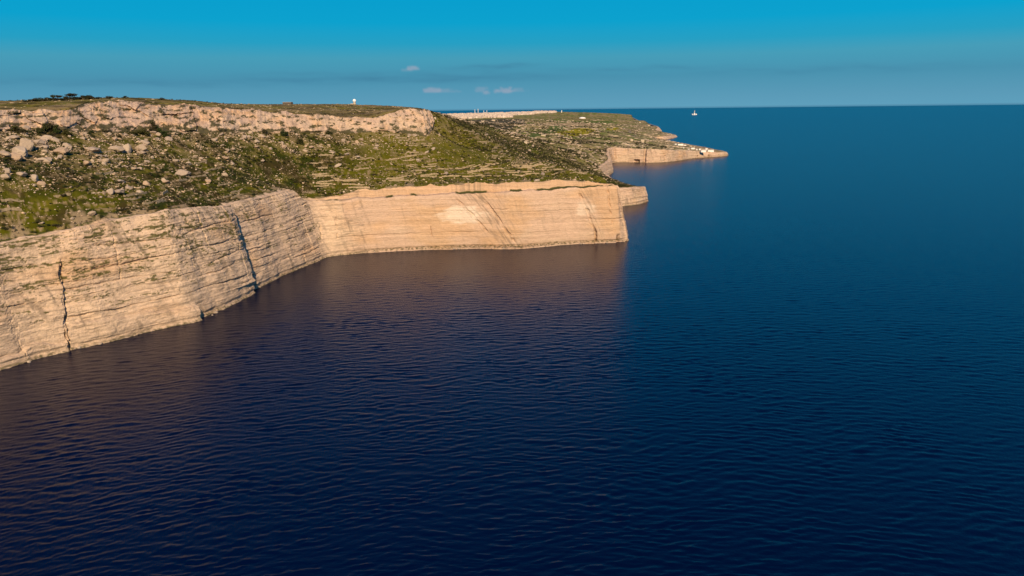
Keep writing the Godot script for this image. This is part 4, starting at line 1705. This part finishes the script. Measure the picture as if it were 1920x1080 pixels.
	put("tank", cyl(1.0 * k, 0.8 * k, 1.4 * k, 12), M.white, tw).position.y = 3.2 * k
	tag(tw, "white tower with a wider head on the far ridge", "tower")
	# the town: the houses that show largest, then the mass
	var cubes := [box_mesh(Vector3(-0.5, -0.3, -0.5), Vector3(0.5, 1, 0.5))]
	var made := 0
	var rest := []
	var tries := 0
	while rest.size() < 1500 and tries < 12000:
		tries += 1
		var px := rng.randf_range(812.0, 1042.0)
		var top := lerpf(215.5, 209.8, (px - 812.0) / 230.0) if px < 1000.0 else 209.8
		var py := top + pow(rng.randf(), 1.2) * (8.5 if px < 960.0 else 4.5) * (1.0 - 0.5 * sm(0.5, 1.0, absf(px - 900.0) / 140.0))
		var q := hit(px, py)
		if q.length() > 11500.0 or q.length() < 5200.0:
			continue
		var s := Vector3(rng.randf_range(12, 34), rng.randf_range(7, 16), rng.randf_range(12, 26))
		var t := rng.randf_range(0.8, 1.1)
		var col := Color(0.58 * t, 0.47 * t, 0.39 * t)
		var turn := rng.randf() * TAU
		if made < 240 and rng.randf() < 0.3:
			var o := put("town_house", cubes[0], M.town_tints[made % 3])
			o.transform = Transform3D(Basis(Vector3.UP, turn) * Basis.from_scale(s), q)
			tag(o, "small pale stone house in the dense far town", "house", "houses of the far town")
			made += 1
		else:
			rest.append([Transform3D(Basis(Vector3.UP, turn) * Basis.from_scale(s), q), 0, col])
	spread("town", "mass of pale houses of the far town on the ridge", cubes, M.stone_copy, rest)

func cyl(top: float, bottom: float, h: float, n := 16) -> CylinderMesh:
	var m := CylinderMesh.new()
	m.top_radius = top
	m.bottom_radius = bottom
	m.height = h
	m.radial_segments = n
	m.rings = 1
	return m

func ship() -> void:
	var d := ray(1302, 215.6)
	var r := -EYE.y / d.y
	var p := EYE + d * r
	p.y = 0.0
	var k := r / FOCAL
	var o := base("ship", p, 0.12)
	var hull := PackedVector3Array()
	box_into(hull, Vector3(-4.6, 0.9, -0.8) * k, Vector3(4.8, -0.3, 0.8) * k, 0.92)
	put("hull", tri_mesh(hull, PackedColorArray()), M.ship, o)
	put("deckhouse", box_mesh(Vector3(2.2, 0.85, -0.7) * k, Vector3(4.2, 2.0, 0.7) * k, 0.9), M.white, o)
	put("bow_deck", box_mesh(Vector3(-4.8, 0.85, -0.7) * k, Vector3(-3.2, 2.2, 0.7) * k, 0.85), M.white, o)
	var tower := PackedVector3Array()
	for q in [Vector2(-1, -1), Vector2(1, -1), Vector2(1, 1), Vector2(-1, 1)]:
		tube_into(tower, Vector3(q.x * 0.75, 0.8, q.y * 0.6) * k, Vector3(q.x * 0.18, 8.0, q.y * 0.18) * k, 0.22 * k, 0.15 * k, 5)
	for i in 9:
		var y := 1.0 + i * 0.8
		var w := lerpf(0.75, 0.18, (y - 0.8) / 7.2)
		tube_into(tower, Vector3(-w, y, -w) * k, Vector3(w, y + 0.7, w) * k, 0.12 * k, 0.12 * k, 4)
		tube_into(tower, Vector3(w, y, -w) * k, Vector3(-w, y + 0.7, w) * k, 0.12 * k, 0.12 * k, 4)
	put("mast_tower", tri_mesh(tower, PackedColorArray()), M.white, o)
	put("tower_house", box_mesh(Vector3(-1.6, 0.85, -0.7) * k, Vector3(0.9, 3.0, 0.7) * k, 0.7), M.white, o)
	put("crane", box_mesh(Vector3(1.8, 0.85, -0.25) * k, Vector3(2.3, 3.0, 0.25) * k, 0.6), M.white, o)
	tag(o, "small pale ship with a tall central tower far out at sea", "ship")
# ------------------------------------------------------------------ build
func _ready() -> void:
	# camera
	var f := Vector3(0, -sin(deg_to_rad(PITCH)), -cos(deg_to_rad(PITCH)))
	var up0 := Vector3.RIGHT.cross(f)
	var rt := cos(deg_to_rad(ROLL)) * Vector3.RIGHT - sin(deg_to_rad(ROLL)) * up0
	cam_basis = Basis(rt, rt.cross(f), -f)
	var cam := Camera3D.new()
	cam.name = "camera"
	add_child(cam)
	cam.transform = Transform3D(cam_basis, EYE)
	cam.fov = rad_to_deg(2.0 * atan(540.0 / FOCAL))
	cam.near = 1.0
	cam.far = 200000.0
	cam.current = true
	for n in [na, nf, nr, nc, ne]:
		n.frequency = 1.0
		n.noise_type = FastNoiseLite.TYPE_SIMPLEX_SMOOTH
		n.fractal_type = FastNoiseLite.FRACTAL_NONE
	nf.fractal_type = FastNoiseLite.FRACTAL_FBM
	nf.fractal_octaves = 4
	nf.seed = 3
	nr.fractal_type = FastNoiseLite.FRACTAL_RIDGED
	nr.fractal_octaves = 3
	nc.noise_type = FastNoiseLite.TYPE_CELLULAR
	nc.cellular_return_type = FastNoiseLite.RETURN_CELL_VALUE
	ne.noise_type = FastNoiseLite.TYPE_CELLULAR
	ne.cellular_return_type = FastNoiseLite.RETURN_DISTANCE2_SUB
	rng.seed = 20
	# sky and exposure
	var world := WorldEnvironment.new()
	world.name = "world"
	var env := Environment.new()
	var sky := Sky.new()
	var pan := PanoramaSkyMaterial.new()
	pan.panorama = sky_texture()
	sky.sky_material = pan
	env.background_mode = Environment.BG_SKY
	env.sky = sky
	env.background_energy_multiplier = 0.84
	env.tonemap_mode = Environment.TONE_MAPPER_LINEAR
	env.tonemap_exposure = 1.2
	env.sdfgi_enabled = true
	env.ssao_enabled = true
	env.ssil_enabled = true
	world.environment = env
	add_child(world)
	# the low sun, behind the camera
	var sun := DirectionalLight3D.new()
	sun.name = "sun"
	add_child(sun)
	var az := deg_to_rad(9.0)
	var el := deg_to_rad(32.0)
	var to_sun := Vector3(sin(az) * cos(el), sin(el), cos(az) * cos(el))
	sun.basis = Basis.looking_at(-to_sun, Vector3.UP)
	sun.light_energy = 1.6
	sun.light_color = Color(1.0, 0.89, 0.74)
	sun.light_angular_distance = 0.5
	sun.shadow_enabled = true

	materials()
	make_beds()
	print("surfaces ", Time.get_ticks_msec())
	var spots := []
	for i in COAST.size():
		var k: Array = COAST[i]
		var n := coast_normal(clampf(i, 0.01, COAST.size() - 1.01))
		var back: float = k[3] + 6.0 + 0.8 * k[4]
		spots.append(Vector3(k[0] + n.x * back, k[2] + k[4] + 0.7, k[1] + n.y * back))
	for k in SCARP:
		spots.append(Vector3(k[0], k[2], k[1]))
	for k in GROUND:
		spots.append(Vector3(k[0], k[2], k[1]))
	ground_cache = spline(spots)
	spots = []
	for k in SCARP:
		spots.append(Vector3(k[3], k[5], k[4]))
	for k in PLATEAU:
		spots.append(Vector3(k[0], k[2], k[1]))
	plateau_cache = spline(spots)
	print("cliffs ", Time.get_ticks_msec())
	# the sea and the land
	land("sea", sea_mesh(), M.water, "deep blue rippled sea reaching to the horizon")
	coast_line.append(Vector2(-640, 0))
	coast_line.append(Vector2(-560, -190))
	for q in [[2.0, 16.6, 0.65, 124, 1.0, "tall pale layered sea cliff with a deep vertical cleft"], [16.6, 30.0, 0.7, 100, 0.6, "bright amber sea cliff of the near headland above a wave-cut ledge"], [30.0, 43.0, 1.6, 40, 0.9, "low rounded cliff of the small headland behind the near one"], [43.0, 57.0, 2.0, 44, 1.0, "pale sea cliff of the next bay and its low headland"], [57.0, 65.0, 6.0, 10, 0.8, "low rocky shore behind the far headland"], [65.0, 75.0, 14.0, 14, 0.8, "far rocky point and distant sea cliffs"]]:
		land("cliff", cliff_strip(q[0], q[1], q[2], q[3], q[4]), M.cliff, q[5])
	for i in range(76, COAST.size()):
		coast_line.append(Vector2(COAST[i][0], COAST[i][1]))
	for i in range(0, coast_line.size(), 6):
		coarse_coast.append(coast_line[i])
	land("cliff", scarp_strip(), M.cliff, "broken pale escarpment below the plateau edge")
	for p in [[-300, -3000], [-3000, -3000], [-3000, 0], [-900, -250]]:
		scarp_line.append(Vector2(p[0], p[1]))
	print("ground ", Time.get_ticks_msec())
	near_rim = crossings(coast_line, N0, ND, NN)
	near_up = crossings(scarp_line, N0, ND, NN)
	far_fields()
	land("hillside", ground_patch(N0, ND, NN, 440.0, 1800.0, 0.0033, near_rim, near_up, false), M.ground, "terraced green and stony hillside above the sea cliffs")
	land("plateau_ground", plateau_patch(N0, ND, 400, 560.0, 2600.0, 0.005, near_up), M.ground, "scrub and fields on top of the plateau")
	var c0 := -0.22
	var cd := 0.0011
	var cn := 500
	land("far_ground", ground_patch(c0, cd, cn, 1800.0, 12500.0, 0.0055, crossings(coast_line, c0, cd, cn), crossings(scarp_line, c0, cd, cn), true), M.ground, "distant farmland and heath running out to the far headlands")
	print("things ", Time.get_ticks_msec())
	rocks()
	ledge_rocks()
	far_stones()
	print("shrubs ", Time.get_ticks_msec())
	shrubs()
	trees()
	walls()
	print("buildings ", Time.get_ticks_msec())
	buildings()
	ship()
	print("done ", Time.get_ticks_msec())

func far_fields() -> void:
	var green := Color(0.12, 0.15, 0.03)
	field([[905, 236], [1060, 232], [1100, 238], [1030, 250], [930, 248]], Color(0.11, 0.14, 0.03))
	field([[1040, 249], [1075, 243], [1155, 238], [1160, 243], [1100, 252], [1060, 255]], BLOOM)
	field([[1000, 231], [1125, 232], [1125, 234], [1000, 233]], Color(0.38, 0.28, 0.15))
	field([[880, 226], [980, 223], [985, 231], [890, 233]], Color(0.10, 0.085, 0.05))
	field([[1050, 226], [1150, 226], [1150, 231], [1040, 231]], green)
	field([[1150, 277], [1215, 276], [1225, 280], [1160, 278]], green)
	field([[935, 234], [1000, 232.5], [1000, 234], [935, 236]], Color(0.33, 0.24, 0.12))
	field([[1178, 244], [1181, 243], [1194, 258], [1191, 258]], Color(0.3, 0.24, 0.17))

func materials() -> void:
	var speck := noise_tex(512, 0.02, 5, FastNoiseLite.TYPE_SIMPLEX_SMOOTH, 1, 0.78, 1.0)
	var rough := noise_tex(1024, 0.012, 6, FastNoiseLite.TYPE_SIMPLEX_SMOOTH, 2, 0.0, 1.0)
	M.cliff = surface("limestone", 0.9, speck, 9.0, rough, 45.0)
	M.rock = surface("boulder_stone", 0.9, speck, 5.0)
	M.stone_copy = surface("stone_copies", 0.9, null, 5.0)
	M.wall = surface("dry_stone", 0.9, speck, 3.0)
	M.ground = surface("soil_and_grass", 0.95, noise_tex(1024, 0.03, 5, FastNoiseLite.TYPE_SIMPLEX_SMOOTH, 4, 0.62, 1.0), 17.0, rough, 40.0, 0.2)
	M.rock_tints = []
	for c in [Color(0.50, 0.385, 0.27), Color(0.53, 0.42, 0.31), Color(0.46, 0.36, 0.27), Color(0.52, 0.375, 0.25)]:
		var m: StandardMaterial3D = M.rock.duplicate()
		m.albedo_color = c.linear_to_srgb()
		M.rock_tints.append(m)
	M.leaf_copy = surface("leaves_of_copies", 0.8, null, 5.0)
	M.leaf_tints = []
	for c in [Color(0.040, 0.046, 0.012), Color(0.052, 0.046, 0.018), Color(0.035, 0.052, 0.012), Color(0.060, 0.060, 0.014)]:
		var m: StandardMaterial3D = M.leaf_copy.duplicate()
		m.albedo_color = c.linear_to_srgb()
		M.leaf_tints.append(m)
	M.bark = plain("bark", Color(0.09, 0.065, 0.045))
	M.white = plain("whitewash", Color(0.78, 0.74, 0.68))
	M.dome = plain("radome_shell", Color(0.82, 0.82, 0.80), 0.5)
	M.cream = plain("limestone_block", Color(0.48, 0.39, 0.28))
	M.pale_far = plain("concrete", Color(0.6, 0.58, 0.55))
	M.roof = plain("flat_roof", Color(0.42, 0.37, 0.31))
	M.dark = plain("weathered_block", Color(0.10, 0.08, 0.06))
	M.glass = plain("window_glass", Color(0.03, 0.035, 0.04), 0.2)
	M.ship = plain("ship_hull", Color(0.45, 0.48, 0.52), 0.6)
	M.town_tints = [plain("town_stone", Color(0.60, 0.49, 0.40)), plain("town_plaster", Color(0.66, 0.57, 0.48)), plain("town_brown", Color(0.5, 0.41, 0.33))]
	# water: dark body, smooth skin, small ripples over the modelled waves
	var n := FastNoiseLite.new()
	n.noise_type = FastNoiseLite.TYPE_SIMPLEX_SMOOTH
	n.seed = 9
	n.frequency = 0.02
	n.fractal_octaves = 4
	var im := n.get_seamless_image(1024, 1024)
	im.convert(Image.FORMAT_RGBA8)
	im.bump_map_to_normal_map(6.0)
	var w := StandardMaterial3D.new()
	w.resource_name = "sea_water"
	w.albedo_color = Color(0.0001, 0.0024, 0.0185).linear_to_srgb()
	w.roughness = 0.25
	w.metallic_specular = 0.26
	w.normal_enabled = true
	w.normal_texture = ImageTexture.create_from_image(im)
	w.normal_scale = 0.4
	w.uv1_triplanar = true
	w.uv1_world_triplanar = true
	w.uv1_scale = Vector3(1.0 / 47.0, 1.0, 1.0 / 23.0)
	M.water = w
